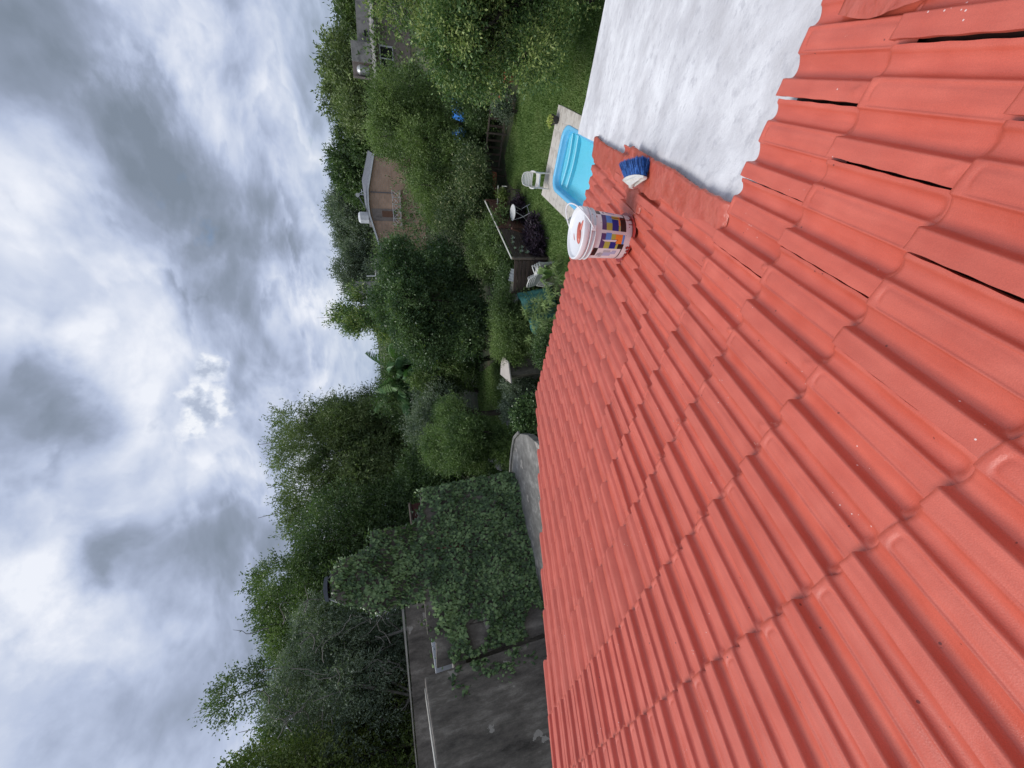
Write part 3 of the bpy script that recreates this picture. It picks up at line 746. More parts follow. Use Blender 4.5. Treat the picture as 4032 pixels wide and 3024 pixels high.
# ------------------------------------------------------------------ garden furniture
M_PLASTIC = mat('white garden plastic', (0.66, 0.65, 0.62), (0.58, 0.57, 0.54), scale=4, rough=0.4, bump=0.05)
def garden_chair(loc, rz, label, group=None, parts=True):
    """resin monobloc armchair facing local -Y"""
    t = empty('garden_chair', loc, rz, label, 'chair', group)
    W, SH, AH, BH = 0.25, 0.42, 0.64, 0.88
    m_ = MB(); n = 6                                             # seat: dished panel
    vs = []; fs = []
    for j in range(n + 1):
        for i in range(n + 1):
            x = (i / n - 0.5) * 2 * (W - 0.015 + 0.02 * (1 - j / n)); y = -0.25 + 0.45 * j / n
            z = SH + 0.012 - 0.03 * math.sin(PI * i / n) * (0.4 + 0.6 * j / n) - 0.035 * (j / n) - (0.02 if j == 0 else 0)
            vs.append((x, y, z))
    for j in range(n):
        for i in range(n): k = j * (n + 1) + i; fs.append((k, k + 1, k + n + 2, k + n + 1))
    b = len(vs); vs += [(x, y, z - 0.018) for x, y, z in vs]
    fs += [tuple(b + q for q in f[::-1]) for f in fs]
    for i in range(n): fs.append((i, b + i, b + i + 1, i + 1)); k = n * (n + 1) + i; fs.append((k, k + 1, b + k + 1, b + k))
    m_.add(vs, fs); m_.build('seat', M_PLASTIC, t, smooth=False)
    def back_pt(x, z):                                            # leaning, curved backrest surface
        return Vector((x, 0.20 + (z - SH) * 0.32 - 0.25 * x * x * 2.2, z))
    fr = [back_pt(-W * 0.98, SH - 0.05), back_pt(-W, SH + 0.15), back_pt(-W * 0.98, SH + 0.32), back_pt(-W * 0.80, BH - 0.035), back_pt(-W * 0.4, BH), back_pt(0, BH + 0.008), back_pt(W * 0.4, BH), back_pt(W * 0.80, BH - 0.035), back_pt(W * 0.98, SH + 0.32), back_pt(W, SH + 0.15), back_pt(W * 0.98, SH - 0.05)]
    MB().tube(fr, 0.021, 8).build('backrest_frame', M_PLASTIC, t, smooth=True)
    for k in range(6):                                            # horizontal slats
        z = SH + 0.09 + 0.058 * k; m_ = MB(); vs = []; fs = []
        ww = W * (0.97 if k < 5 else 0.90); h = 0.044
        for i in range(9):
            x = (i / 8 - 0.5) * 2 * ww
            for dz in (0, h):
                q = back_pt(x, z + dz); vs += [tuple(q), (q.x, q.y + 0.008, q.z)]
        for i in range(8):
            a = i * 4; fs += [(a, a + 4, a + 6, a + 2), (a + 1, a + 3, a + 7, a + 5), (a + 2, a + 6, a + 7, a + 3), (a, a + 1, a + 5, a + 4)]
        m_.add(vs, fs).build('backrest_slat', M_PLASTIC, t)
    for sx in (-1, 1):
        MB().tube([back_pt(sx * W, SH + 0.20), Vector((sx * (W + 0.035), 0.10, AH)), Vector((sx * (W + 0.045), -0.08, AH + 0.005)), Vector((sx * (W + 0.035), -0.24, AH - 0.012)), Vector((sx * (W + 0.02), -0.275, AH - 0.05))], [0.022, 0.030, 0.032, 0.030, 0.024], 8, flat=0.45).build('armrest', M_PLASTIC, t, smooth=True)
        m_ = MB(); m_.tube([(sx * (W + 0.025), -0.262, AH - 0.03), (sx * (W + 0.005), -0.245, SH), (sx * (W + 0.025), -0.285, 0.0)], [0.024, 0.030, 0.019], 6); m_.build('leg', M_PLASTIC, t)
        m_ = MB(); m_.tube([(sx * (W - 0.005), 0.19, SH), (sx * (W + 0.015), 0.285, 0.0)], [0.030, 0.019], 6); m_.build('leg', M_PLASTIC, t)
    m_ = MB(); m_.box((0, -0.245, SH - 0.02), (2 * W, 0.02, 0.05)); m_.build('apron', M_PLASTIC, t)
    return t
ch = garden_chair((7.26, 12.88, GZ + 0.05), R_(-32), 'white plastic armchair with slatted back standing at the corner of the pool terrace')
ch.scale = (0.92, 0.92, 0.95)
# stack of chairs by the fence
base = garden_chair((3.95, 13.15, GZ), R_(120), 'white plastic armchair at the bottom of the stack beside the dark plank fence', 'stacked white garden chairs')
labs = ['white plastic armchair second from the bottom of the stack beside the dark plank fence', 'white plastic armchair third from the bottom of the stack beside the dark plank fence', 'white plastic armchair on top of the stack beside the dark plank fence']
for i, lb in enumerate(labs):
    c = copy_tree(base); c.location = Vector((3.95, 13.15, GZ)) + Vector((-0.035 * (i + 1), 0.02 * (i + 1), 0.085 * (i + 1))); c['label'] = lb

# folding bistro table
M_WMETAL = mat('white enamelled metal', (0.68, 0.68, 0.67), (0.58, 0.58, 0.57), scale=5, rough=0.4)
tb = empty('folding_table', (6.95, 14.85, GZ), R_(20), 'round white folding garden table with crossed metal legs on the lawn', 'table')
MB().lathe([(0.0, 0.715), (0.28, 0.715), (0.305, 0.722), (0.31, 0.735), (0.305, 0.748), (0.29, 0.744), (0.012, 0.742), (0.0, 0.742)], 32).build('table_top', M_WMETAL, tb, smooth=False)
for sx in (-1, 1):
    MB().tube([(sx * 0.20, 0.20, 0.71), (sx * 0.20, 0.02, 0.36), (sx * 0.20, -0.26, 0.06), (sx * 0.20, -0.30, 0.0)], 0.012, 6).build('leg', M_WMETAL, tb, smooth=True)
    MB().tube([(sx * 0.17, -0.20, 0.71), (sx * 0.17, -0.02, 0.36), (sx * 0.17, 0.26, 0.06), (sx * 0.17, 0.30, 0.0)], 0.012, 6).build('leg', M_WMETAL, tb, smooth=True)
MB().tube([(-0.2, -0.2, 0.13), (0.2, -0.2, 0.13)], 0.009, 6).build('cross_bar', M_WMETAL, tb)
MB().tube([(-0.17, 0.12, 0.22), (0.17, 0.12, 0.22)], 0.009, 6).build('cross_bar', M_WMETAL, tb)

# black pot with a small plant at the terrace corner
M_BLACKPOT = mat('black plastic pot', (0.025, 0.025, 0.028), (0.04, 0.04, 0.04), rough=0.5)
M_SUCC = leaf_mat('yellow green succulent', (0.16, 0.22, 0.04), (0.30, 0.34, 0.09), rough=0.5)
pt = empty('flower_pot', tuple(dk(2.42, 0.18, 0.052)), 0, 'black pot with a small yellow green plant on the right corner of the pool terrace', 'pot')
MB().lathe([(0.0, 0.0), (0.10, 0.0), (0.15, 0.19), (0.165, 0.19), (0.165, 0.22), (0.145, 0.22), (0.135, 0.17), (0.0, 0.17)], 24).build('pot', M_BLACKPOT, pt)

# grey bell shaped chlorine float parked on the terrace
M_GREYP = mat('grey plastic', (0.20, 0.21, 0.21), (0.26, 0.27, 0.27), rough=0.5)
bl = empty('pool_float', tuple(dk(0.17, 2.9, 0.052)), 0, 'grey plastic pool dispenser with a thin stem standing on the terrace edge', 'dispenser')
MB().lathe([(0.0, 0.0), (0.13, 0.0), (0.14, 0.03), (0.13, 0.055), (0.09, 0.075), (0.085, 0.12), (0.05, 0.15), (0.0, 0.155)], 24).build('body', M_GREYP, bl)
MB().tube([(0, 0, 0.15), (0.0, 0.0, 0.30)], 0.014, 8).build('stem', M_GREYP, bl)

# ------------------------------------------------------------------ timber
M_PLANK = mat('dark weathered plank', (0.048, 0.030, 0.022), (0.072, 0.048, 0.036), scale=3.0, rough=0.75, bump=0.5, bscale=30, c3=(0.030, 0.020, 0.015), obj_var=0.25, stretch=(1, 1, 6))
M_PLANKR = mat('red brown plank', (0.075, 0.028, 0.018), (0.10, 0.045, 0.030), scale=3.0, rough=0.7, bump=0.4, bscale=30, obj_var=0.2, stretch=(1, 1, 6))
M_POST = mat('grey weathered post', (0.095, 0.075, 0.06), (0.13, 0.105, 0.085), scale=5.0, rough=0.85, bump=0.5)
M_CAP = mat('pale fence capping', (0.50, 0.50, 0.46), (0.38, 0.38, 0.33), scale=6, rough=0.8)
def plank_wing(t, p, q, z0, z1, n, m, gap=0.014, th=0.022, seed=0, split=1, name='plank'):
    r = random.Random(seed); p = Vector(p); q = Vector(q); d = (q - p); Lg = d.length; d.normalize(); nn = Vector((-d.y, d.x, 0)); h = (z1 - z0) / n
    for k in range(n):
        cuts = [0] + sorted(r.uniform(0.3, 0.7) * Lg for _ in range(split - 1)) + [Lg]
        for a, b in zip(cuts, cuts[1:]):
            m_ = MB(); jit = r.uniform(-0.004, 0.004); lz = z0 + h * (k + 0.5)
            c = d * ((a + b) / 2) + nn * jit
            rot = Matrix((d, nn, Vector((0, 0, 1)))).transposed()
            m_.box((0, 0, 0), (b - a - 0.006, th, h - gap)); o = m_.build(name, m, t, bevel=0.003, bseg=1)
            o.location = (p.x + c.x, p.y + c.y, lz); o.rotation_euler = rot.to_euler(); o.rotation_euler.x += r.uniform(-0.02, 0.02)
fc = empty('plank_fence', (4.65, 13.6, GZ), 0, 'dark wooden garden fence of horizontal planks with a corner post', 'fence')
plank_wing(fc, (0.06, 0.03, 0), (1.65, 1.25, 0), 0.03, 1.36, 8, M_PLANK, seed=2, split=2)
plank_wing(fc, (1.68, 1.27, 0), (3.35, 2.55, 0), 0.25, 1.32, 6, M_PLANKR, seed=3, split=1)
plank_wing(fc, (-0.06, 0.04, 0), (-1.10, 0.52, 0), 0.03, 1.34, 8, M_PLANK, gap=0.02, seed=4)
for (x, y, m) in ((0, 0, M_POST), (1.665, 1.26, M_PLANKR), (3.40, 2.58, M_PLANKR), (-1.15, 0.54, M_PLANK)):
    m_ = MB(); m_.box((0, 0, 0.70), (0.085, 0.085, 1.42)); o = m_.build('post', m, fc, bevel=0.005, bseg=1); o.location = (x, y, 0); o.rotation_euler = (0, 0, 0.64)
for (p, q) in (((0.0, 0.05), (1.66, 1.31)), ((1.70, 1.34), (3.42, 2.66))):
    a, b = Vector((*p, 1.41)), Vector((*q, 1.41)); d = (b - a).normalized(); rot = Matrix((d, Vector((-d.y, d.x, 0)), Vector((0, 0, 1)))).transposed()
    m_ = MB(); m_.box((a + b) / 2 + Vector((0, 0, 0.02)), ((b - a).length, 0.07, 0.02), rot); m_.build('capping', M_CAP, fc)
m_ = MB(); m_.box((1.30, 0.72, 0.62), (0.07, 0.07, 1.25), Matrix.Rotation(0.5, 3, 'X')); m_.build('brace', M_PLANKR, fc)
# potsherds and tiles hung on and behind the fence
M_TERRA = mat('terracotta', (0.30, 0.085, 0.045), (0.36, 0.12, 0.07), scale=6, rough=0.8, obj_var=0.15)
M_STONE = mat('pale grey green stone', (0.20, 0.22, 0.19), (0.30, 0.31, 0.26), scale=5, rough=0.85, bump=0.3, obj_var=0.2)
M_SUCC2 = leaf_mat('grey green succulent', (0.10, 0.16, 0.09), (0.22, 0.28, 0.18), rough=0.5)
fd = Vector((1.59, 1.22, 0)).normalized()
for i, (a, z, s) in enumerate(((0.35, 0.95, 0.09), (0.30, 0.72, 0.10), (0.62, 0.84, 0.08), (0.95, 1.12, 0.07), (1.25, 1.02, 0.08), (0.55, 1.15, 0.06))):
    pp = Vector((4.65, 13.6, GZ)) + fd * a + Vector((0.60, -0.80, 0)) * 0.085 + Vector((0, 0, z))
    o = empty('hanging_planter', tuple(pp), 0.64, ['square green planter hung on the fence nearest its corner post at mid height', 'small green planter hung lowest on the fence beside its corner post', 'small planter with white green leaves hung on the fence mid panel', 'small planter hung high on the fence, farthest but one from the corner post', 'small planter with pale leaves hung farthest from the corner post', 'smallest planter hung just under the fence capping near the corner post'][i], 'planter', 'planters hung on the dark fence')
    MB().lathe([(0.0, -s * 0.5), (s * 0.45, -s * 0.5), (s * 0.6, s * 0.4), (s * 0.5, s * 0.4), (s * 0.45, s * 0.2), (0, s * 0.2)], 12).build('pot', M_STONE, o)
    g = np.random.default_rng(i); n = 26; c = g.normal(0, s * 0.45, (n, 3)); c[:, 2] = abs(c[:, 2]) + s * 0.3
    dd = g.normal(0, 1, (n, 3)); dd /= np.linalg.norm(dd, axis=1)[:, None]; ee = np.cross(dd, g.normal(0, 1, (n, 3))); ee /= np.linalg.norm(ee, axis=1)[:, None]
    V = np.stack([c, c + dd * s * 0.3 + ee * s * 0.13, c + dd * s * 0.6, c + dd * s * 0.3 - ee * s * 0.13], 1)
    link('leaves', quads_mesh('leaves', V), o, [M_SUCC2])
# corrugated scraps leaning along the top behind the fence
for i, (x, y, z, lx, m, rz) in enumerate(((4.15, 14.05, 1.33, 0.46, (0.16, 0.18, 0.19), -0.38), (3.78, 14.22, 1.28, 0.52, (0.24, 0.23, 0.17), -0.42), (3.36, 14.34, 1.20, 0.40, (0.27, 0.27, 0.26), -0.40))):
    mm = mat('weathered sheet', m, tuple(q * 0.75 for q in m), scale=7, rough=0.8, bump=0.4, bscale=20)
    vs = []; fs = []; nx_ = 14
    for k in range(nx_ + 1):
        u = (k / nx_ - 0.5) * lx
        for v_ in (-0.17, 0.17): vs.append((u, v_ + 0.02 * math.sin(k), 0.018 * math.sin(k * 1.9) - 0.05 * (k / nx_) ** 2 + (v_ * 0.35)))
    for k in range(nx_): fs.append((2 * k, 2 * k + 2, 2 * k + 3, 2 * k + 1))
    b = len(vs); vs += [(x_, y_, z_ - 0.008) for x_, y_, z_ in vs]; fs += [tuple(b + q for q in f[::-1]) for f in fs]
    for k in range(nx_): fs += [(2 * k, b + 2 * k, b + 2 * k + 2, 2 * k + 2), (2 * k + 1, 2 * k + 3, b + 2 * k + 3, b + 2 * k + 1)]
    me = bpy.data.meshes.new('sheet'); me.from_pydata(vs, [], fs); o = link('scrap_sheet', me, None, [mm], smooth=True); o.location = (x, y, GZ + z); o.rotation_euler = (0.0, 0.1, rz)
    tag(o, ['dark grey weathered sheet lying on the fence top next to the corner post', 'yellowish weathered sheet lying between the two grey sheets on the fence', 'light grey weathered sheet at the end of the fence above the green cloth'][i], 'sheet', 'weathered sheets laid along the fence top')

# green shade cloth fence behind the stacked chairs
M_GREEN = mat('green shade cloth', (0.030, 0.145, 0.125), (0.022, 0.105, 0.092), scale=2.5, rough=0.7, bump=0.3, bscale=8, c3=(0.045, 0.19, 0.165))
vs = []; fs = []
npt = 30
for k in range(npt + 1):
    t = k / npt; x = 3.48 - 2.9 * t; y = 14.10 - 1.0 * t + 0.05 * math.sin(k * 1.3)
    for j in range(7):
        z = 1.25 - 1.2 * j / 6; vs.append((x, y - 0.75 * (j / 6) + 0.04 * math.sin(k * 0.9 + j), GZ + z * (0.95 - 0.35 * t)))
for k in range(npt):
    for j in range(6): a = k * 7 + j; fs.append((a, a + 1, a + 8, a + 7))
me = bpy.data.meshes.new('cloth'); me.from_pydata(vs, [], fs); o = link('shade_cloth', me, None, [M_GREEN], smooth=True)
md = o.modifiers.new('solid', 'SOLIDIFY'); md.thickness = 0.008
tag(o, 'sagging green shade cloth stretched behind the stacked white chairs', 'shade cloth')

# low wooden trellis bench at the far side of the lawn
tr_ = empty('garden_trellis', (11.85, 16.05, GZ), math.atan2(17.2 - 16.05, 10.75 - 11.85), 'low brown wooden trellis railing at the far edge of the lawn', 'trellis')
Lt_ = 2.9
for z in (0.16, 0.86):
    m_ = MB(); m_.box((Lt_ / 2 - 0.7, 0, z), (Lt_ + 0.2, 0.05, 0.055)); m_.build('rail', M_POST, tr_)
for k in range(11):
    m_ = MB(); m_.box((0, 0, 0.51), (0.085, 0.03, 0.66)); o = m_.build('slat', M_PLANK, tr_); o.location = (-0.65 + k * 0.28, 0.0, 0)
for x in (-0.7, 0.75, 2.2):
    m_ = MB(); m_.box((0, 0.05, 0.47), (0.06, 0.06, 0.94)); o = m_.build('post', M_POST, tr_); o.location = (x, 0.0, 0)
# wooden planter bench between trellis and fence
pb = empty('planter_bench', (7.95, 15.9, GZ), R_(-28), 'dark wooden bench with a slatted box and a potted plant beside the white table', 'bench')
for k in range(5):
    m_ = MB(); m_.box((0, 0, 0), (1.0, 0.02, 0.085)); o = m_.build('back_plank', M_PLANK, pb); o.location = (-0.05, 0.30, 0.50 + 0.095 * k)
for k in range(4):
    m_ = MB(); m_.box((0, 0, 0), (1.0, 0.09, 0.022)); o = m_.build('seat_plank', M_POST, pb); o.location = (-0.05, -0.12 + 0.10 * k, 0.46)
for sx in (-1, 1):
    for y in (-0.16, 0.30):
        m_ = MB(); m_.box((0, 0, 0.25), (0.05, 0.05, 0.5 if y < 0 else 1.0)); o = m_.build('leg', M_POST, pb); o.location = (sx * 0.5 - 0.05, y, 0 if y < 0 else 0.25)
m_ = MB(); m_.box((0, 0.05, 0.95), (1.12, 0.04, 0.04)); m_.build('frame_rail', M_CAP, pb)
m_ = MB(); m_.box((0.55, -0.05, 0.70), (0.03, 0.62, 0.04)); m_.build('arm_rail', M_CAP, pb)

def terracotta(loc, s, label, grp=None):
    o = empty('terracotta_pot', loc, 0, label, 'pot', grp)
    MB().lathe([(0.0, 0.0), (s * 0.36, 0.0), (s * 0.5, s * 0.8), (s * 0.56, s * 0.8), (s * 0.56, s), (s * 0.46, s), (s * 0.44, s * 0.85), (0, s * 0.85)], 20).build('pot', M_TERRA, o)
    return o
terracotta((11.9, 15.35, GZ + 0.30), 0.34, 'terracotta pot raised behind the right end of the brown trellis', 'terracotta pots by the trellis')
terracotta((12.6, 14.9, GZ + 0.10), 0.38, 'terracotta pot half hidden by the big tree at the lawn edge', 'terracotta pots by the trellis')
tr2 = empty('plant_trough', (9.55, 17.45, GZ + 0.42), R_(-30), 'long red brown plant trough left of the trellis railing', 'trough')
m_ = MB(); m_.box((0, 0, 0.10), (0.85, 0.20, 0.18), taper=1.12); m_.build('trough_box', M_TERRA, tr2, bevel=0.01)
m_ = MB(); m_.box((-0.3, 0, -0.2), (0.05, 0.16, 0.40)); m_.box((0.3, 0, -0.2), (0.05, 0.16, 0.40)); m_.build('stand', M_PLANK, tr2)

# ------------------------------------------------------------------ neighbour's stained parapets and concrete slab
def stained_mat(name, dark, mid, light, sc=1.3):
    m, nt, p = base_mat(name)
    tc = nt.nodes.new('ShaderNodeTexCoord'); v = tc.outputs['Object']
    n = N(nt, 'ShaderNodeTexNoise', Scale=sc * 1.7, Detail=11.0, Roughness=0.74, Distortion=0.1); nt.links.new(vmath(nt, 'MULTIPLY', v, (1.0, 1.0, 0.45)).outputs[0], n.inputs['Vector'])
    st = N(nt, 'ShaderNodeTexNoise', Scale=6.0, Detail=6.0, Roughness=0.6); nt.links.new(vmath(nt, 'MULTIPLY', v, (1.0, 1.0, 0.12)).outputs[0], st.inputs['Vector'])
    f = fmath(nt, 'ADD', fmath(nt, 'MULTIPLY', n.outputs['Fac'], 0.82), fmath(nt, 'MULTIPLY', st.outputs['Fac'], 0.18))
    col = ramp(nt, f, [(0.36, dark), (0.52, mid), (0.66, light)]).outputs[0]
    pt_ = N(nt, 'ShaderNodeTexNoise', Scale=1.1, Detail=7.0, Roughness=0.6); nt.links.new(vmath(nt, 'ADD', v, (9.0, 3.0, 1.5)).outputs[0], pt_.inputs['Vector'])
    col = mixc(nt, fmath(nt, 'GREATER_THAN', pt_.outputs['Fac'], 0.635), col, (0.36, 0.33, 0.29))
    nt.links.new(col, p.inputs['Base Color']); p.inputs['Roughness'].default_value = 0.92
    b = nt.nodes.new('ShaderNodeBump'); b.inputs['Strength'].default_value = 0.6; b.inputs['Distance'].default_value = 0.012
    h = N(nt, 'ShaderNodeTexNoise', Scale=26.0, Detail=6.0); nt.links.new(v, h.inputs['Vector']); nt.links.new(h.outputs['Fac'], b.inputs['Height']); nt.links.new(b.outputs[0], p.inputs['Normal'])
    return m
M_STAIN = stained_mat('black stained render', (0.052, 0.045, 0.038), (0.160, 0.140, 0.118), (0.34, 0.305, 0.26))
M_CONC = stained_mat('weathered concrete', (0.12, 0.112, 0.098), (0.21, 0.20, 0.18), (0.36, 0.345, 0.31), sc=0.9)
M_EDGE = mat('pale render edge', (0.42, 0.40, 0.35), (0.30, 0.285, 0.25), scale=5, rough=0.85, bump=0.3)
M_LIME = mat('white limewash', (0.62, 0.64, 0.66), (0.50, 0.52, 0.54), scale=3, rough=0.85)
def prism(mb, poly, z0, z1, z1b=None):
    n = len(poly); zt = z1 if isinstance(z1, (list, tuple)) else [z1] * n
    mb.add([(x, y, z0) for x, y in poly] + [(x, y, zt[i]) for i, (x, y) in enumerate(poly)], [tuple(range(n))[::-1], tuple(range(n, 2 * n))] + [(i, (i + 1) % n, n + (i + 1) % n, n + i) for i in range(n)])
    return mb
def wallseg(mb, p, q, z0, zp, zq, th):
    p = Vector((*p, 0)); q = Vector((*q, 0)); d = (q - p).normalized(); n = Vector((-d.y, d.x, 0)) * th
    prism(mb, [tuple(p[:2]), tuple(q[:2]), tuple((q + n)[:2]), tuple((p + n)[:2])], z0, [zp, zq, zq, zp])
    return mb
nb = empty('parapet_building', (-7.6, 11.0, GZ), 0, 'black stained parapet building on the left with pale capping on its top edges', 'building')
def nbl(p): return (p[0] + 7.6, p[1] - 11.0)
zz = lambda z: z - GZ
m_ = MB(); prism(m_, [nbl((-7.60, 10.95)), nbl((-7.85, 11.10)), nbl((-8.4, 11.0)), nbl((-8.8, 4.0)), nbl((-8.45, 4.0)), nbl((-8.2, 8.0))], 0.0, zz(-0.38)); m_.build('front_wall', M_STAIN, nb, bevel=0.04)
m_ = MB(); wallseg(m_, nbl((-8.47, 4.0)), nbl((-7.88, 10.93)), zz(-0.385), zz(-0.345), zz(-0.345), 0.34); m_.build('front_capping', M_EDGE, nb, bevel=0.015)
m_ = MB(); wallseg(m_, nbl((-12.2, 11.3)), nbl((-7.35, 14.3)), 0.0, zz(0.04), zz(-0.08), 0.22); m_.build('rear_wall', M_STAIN, nb)
m_ = MB(); wallseg(m_, nbl((-12.2, 11.27)), nbl((-7.33, 14.28)), zz(0.04), zz(0.085), zz(-0.035), 0.26); m_.build('rear_capping', M_EDGE, nb)
m_ = MB(); prism(m_, [nbl((-8.4, 11.3)), nbl((-5.6, 12.5)), nbl((-7.3, 14.2)), nbl((-12.0, 11.3)), nbl((-9, 8)), nbl((-8.75, 4)), nbl((-8.42, 8))], zz(-1.6), zz(-1.25)); m_.build('roof_terrace', M_CONC, nb)
m_ = MB(); wallseg(m_, nbl((-8.55, 11.45)), nbl((-7.2, 11.85)), zz(-1.2), zz(-0.74), zz(-0.70), 0.16); m_.build('white_kerb', M_LIME, nb)
m_ = MB(); wallseg(m_, nbl((-9.35, 4)), nbl((-8.6, 10.6)), zz(-1.2), zz(-0.36), zz(-0.36), 0.12); m_.build('white_inner_wall', M_LIME, nb)

# ivy clad wall with the shouldered chimney
iv = empty('ivy_wall', (-5.3, 12.1, GZ), 0, 'ivy covered boundary wall that steps up into a shouldered chimney stack', 'wall')
ivd = (Vector((-3.3, 12.9, 0)) - Vector((-7.6, 11.2, 0))).normalized(); ivn = Vector((ivd.y, -ivd.x, 0))     # normal towards the viewer
W0 = Vector((-7.6, 11.2, 0))
def ivl(s, z, off=0.0): p = W0 + ivd * s + ivn * off; return (p.x + 5.3, p.y - 12.1, z - GZ)
# outline of the wall face in (distance along the wall, height)
FACE = [(-0.05, -4.6), (-0.05, -0.74), (0.55, -0.80), (0.80, -0.60), (1.72, -0.62), (1.74, 0.02), (1.68, 0.90), (1.86, 0.92), (2.10, 1.55), (2.30, 1.80), (2.95, 1.84), (3.20, 1.70), (3.42, 0.76), (3.88, 0.70), (3.80, -0.62), (4.40, -0.86), (4.86, -0.90), (4.90, -4.6)]
m_ = MB(); n = len(FACE)
def tri_prism(poly, d0, d1, fn):
    vs = [fn(a, z, -d0) for a, z in poly] + [fn(a, z, -d1) for a, z in poly]; n = len(poly)
    tr = tessellate_polygon([[Vector((a, z, 0)) for a, z in poly]])
    fs = [tuple(t) for t in tr] + [tuple(n + i for i in t)[::-1] for t in tr] + [(i, (i + 1) % n, n + (i + 1) % n, n + i) for i in range(n)]
    me = bpy.data.meshes.new('wall'); me.from_pydata(vs, [], fs); bm = bmesh.new(); bm.from_mesh(me); bmesh.ops.recalc_face_normals(bm, faces=bm.faces); bm.to_mesh(me); bm.free(); return me
low = [(-0.05, -4.6), (-0.05, -0.74), (0.55, -0.80), (0.80, -0.60), (1.76, -0.62), (3.80, -0.62), (4.40, -0.86), (4.86, -0.90), (4.90, -4.6)]
link('wall_body', tri_prism(low, 0.0, 0.25, ivl), iv, [M_STAIN])
stack = [(1.74, -0.62), (1.74, 0.02), (1.68, 0.90), (1.86, 0.92), (2.10, 1.55), (2.30, 1.80), (2.95, 1.84), (3.20, 1.70), (3.42, 0.76), (3.88, 0.70), (3.80, -0.62)]
link('chimney_stack', tri_prism(stack, 0.0, 0.75, ivl), iv, [M_STAIN])
M_PIPE = mat('rust red pipe', (0.12, 0.035, 0.025), (0.16, 0.06, 0.045), rough=0.7)
MB().tube([ivl(3.05, -0.75, 0.09), ivl(2.95, -1.6, 0.09), ivl(2.80, -2.7, 0.09)], 0.022, 6).build('pipe', M_PIPE, iv)
capo = empty('chimney_cap', tuple(W0 + ivd * 2.60 - ivn * 0.35 + Vector((0, 0, 1.82))), math.atan2(ivd.y, ivd.x), 'dark metal chimney cap with sloping struts on top of the ivy covered stack', 'chimney cap')
M_CAPM = mat('dark slate metal', (0.045, 0.052, 0.065), (0.065, 0.075, 0.09), rough=0.5)
m_ = MB(); vs = []
for k in range(9): a = (k / 8 - 0.5) * 2; vs += [(a * 0.31, -0.24, 0.24 - 0.05 * a * a), (a * 0.31, 0.24, 0.24 - 0.05 * a * a), (a * 0.33, -0.25, 0.13 - 0.03 * a * a), (a * 0.33, 0.25, 0.13 - 0.03 * a * a)]
fs = []
for k in range(8): a = 4 * k; fs += [(a, a + 4, a + 5, a + 1), (a, a + 2, a + 6, a + 4), (a + 1, a + 5, a + 7, a + 3)]
fs += [(0, 1, 3, 2), (32, 34, 35, 33)]; m_.add(vs, fs).build('cap_hood', M_CAPM, capo)
for sx in (-1, 1):
    for sy in (-1, 1):
        MB().tube([(sx * 0.24, sy * 0.2, 0.14), (sx * 0.40, sy * 0.24, -0.12)], 0.022, 6).build('strut', M_GREYP, capo)

sl2 = empty('concrete_slab', (-4, 11.5, -4.1), 0, 'grey weathered concrete roof slab with a rounded edge below the ivy wall', 'slab roof')
SL = [(-1.62, 11.9), (-1.85, 12.45), (-2.26, 12.78), (-2.79, 13.12), (-3.4, 13.38), (-4.05, 13.42), (-4.74, 13.05), (-5.26, 12.71), (-6.07, 12.12), (-7.1, 11.3), (-7.9, 10.6), (-7.6, 7.0), (-2.6, 7.0), (-1.6, 11.2)]
mb = MB(); prism(mb, [(x + 4, y - 11.5) for x, y in SL], -0.22, 0.0); mb.build('slab', M_CONC, sl2, bevel=0.025)
mb = MB()
for i in range(9):
    p, q = SL[i], SL[i + 1]; wallseg(mb, (p[0] + 4, p[1] - 11.5), (q[0] + 4, q[1] - 11.5), 0.0, 0.05, 0.05, -0.10)
mb.build('raised_edge', M_CONC, sl2)
mb = MB(); prism(mb, [(x + 4, y - 11.5) for x, y in [(-1.9, 11.8), (-3.2, 13.0), (-4.1, 13.1), (-7.4, 10.8), (-7.4, 7.2), (-2.7, 7.2), (-1.8, 11.2)]], GZ + 4.1, -0.22); mb.build('supporting_wall', M_STAIN, sl2)

# ------------------------------------------------------------------ foliage tools
def unit(a): return a / (np.linalg.norm(a, axis=-1, keepdims=True) + 1e-9)
def leaves_on(c, d, length, width, g, cup=0.0):
    """diamond leaves: c base points, d directions"""
    n = len(c); e = unit(np.cross(d, unit(g.normal(0, 1, (n, 3)))))
    l = (length * (0.65 + 0.7 * g.random(n)))[:, None]; w = (width * (0.7 + 0.6 * g.random(n)))[:, None] * 0.5
    mid = c + d * l * 0.45
    nn = np.cross(d, e) * w * 0.5
    return np.stack([c, mid + e * w + nn * 0.4, c + d * l, mid - e * w + nn * 0.4], 1)
def lumps_ellipsoid(g, c, r, k, fr=(0.26, 0.42), squash=0.85, core=True, bottom=-0.9):
    c = np.array(c, float); r = np.array(r, float); out = []
    while len(out) < k:
        v = unit(g.normal(0, 1, 3)); q = g.random() ** 0.38 * 0.84
        if v[2] * q < bottom: continue
        f = g.uniform(fr[0] * 0.72, fr[1] * 0.88); out.append((c + v * q * r, np.array([r[0], r[1], r[2] * squash]) * f))
    if core: out.append((c - np.array([0, 0, r[2] * 0.1]), r * 0.42))
    return out
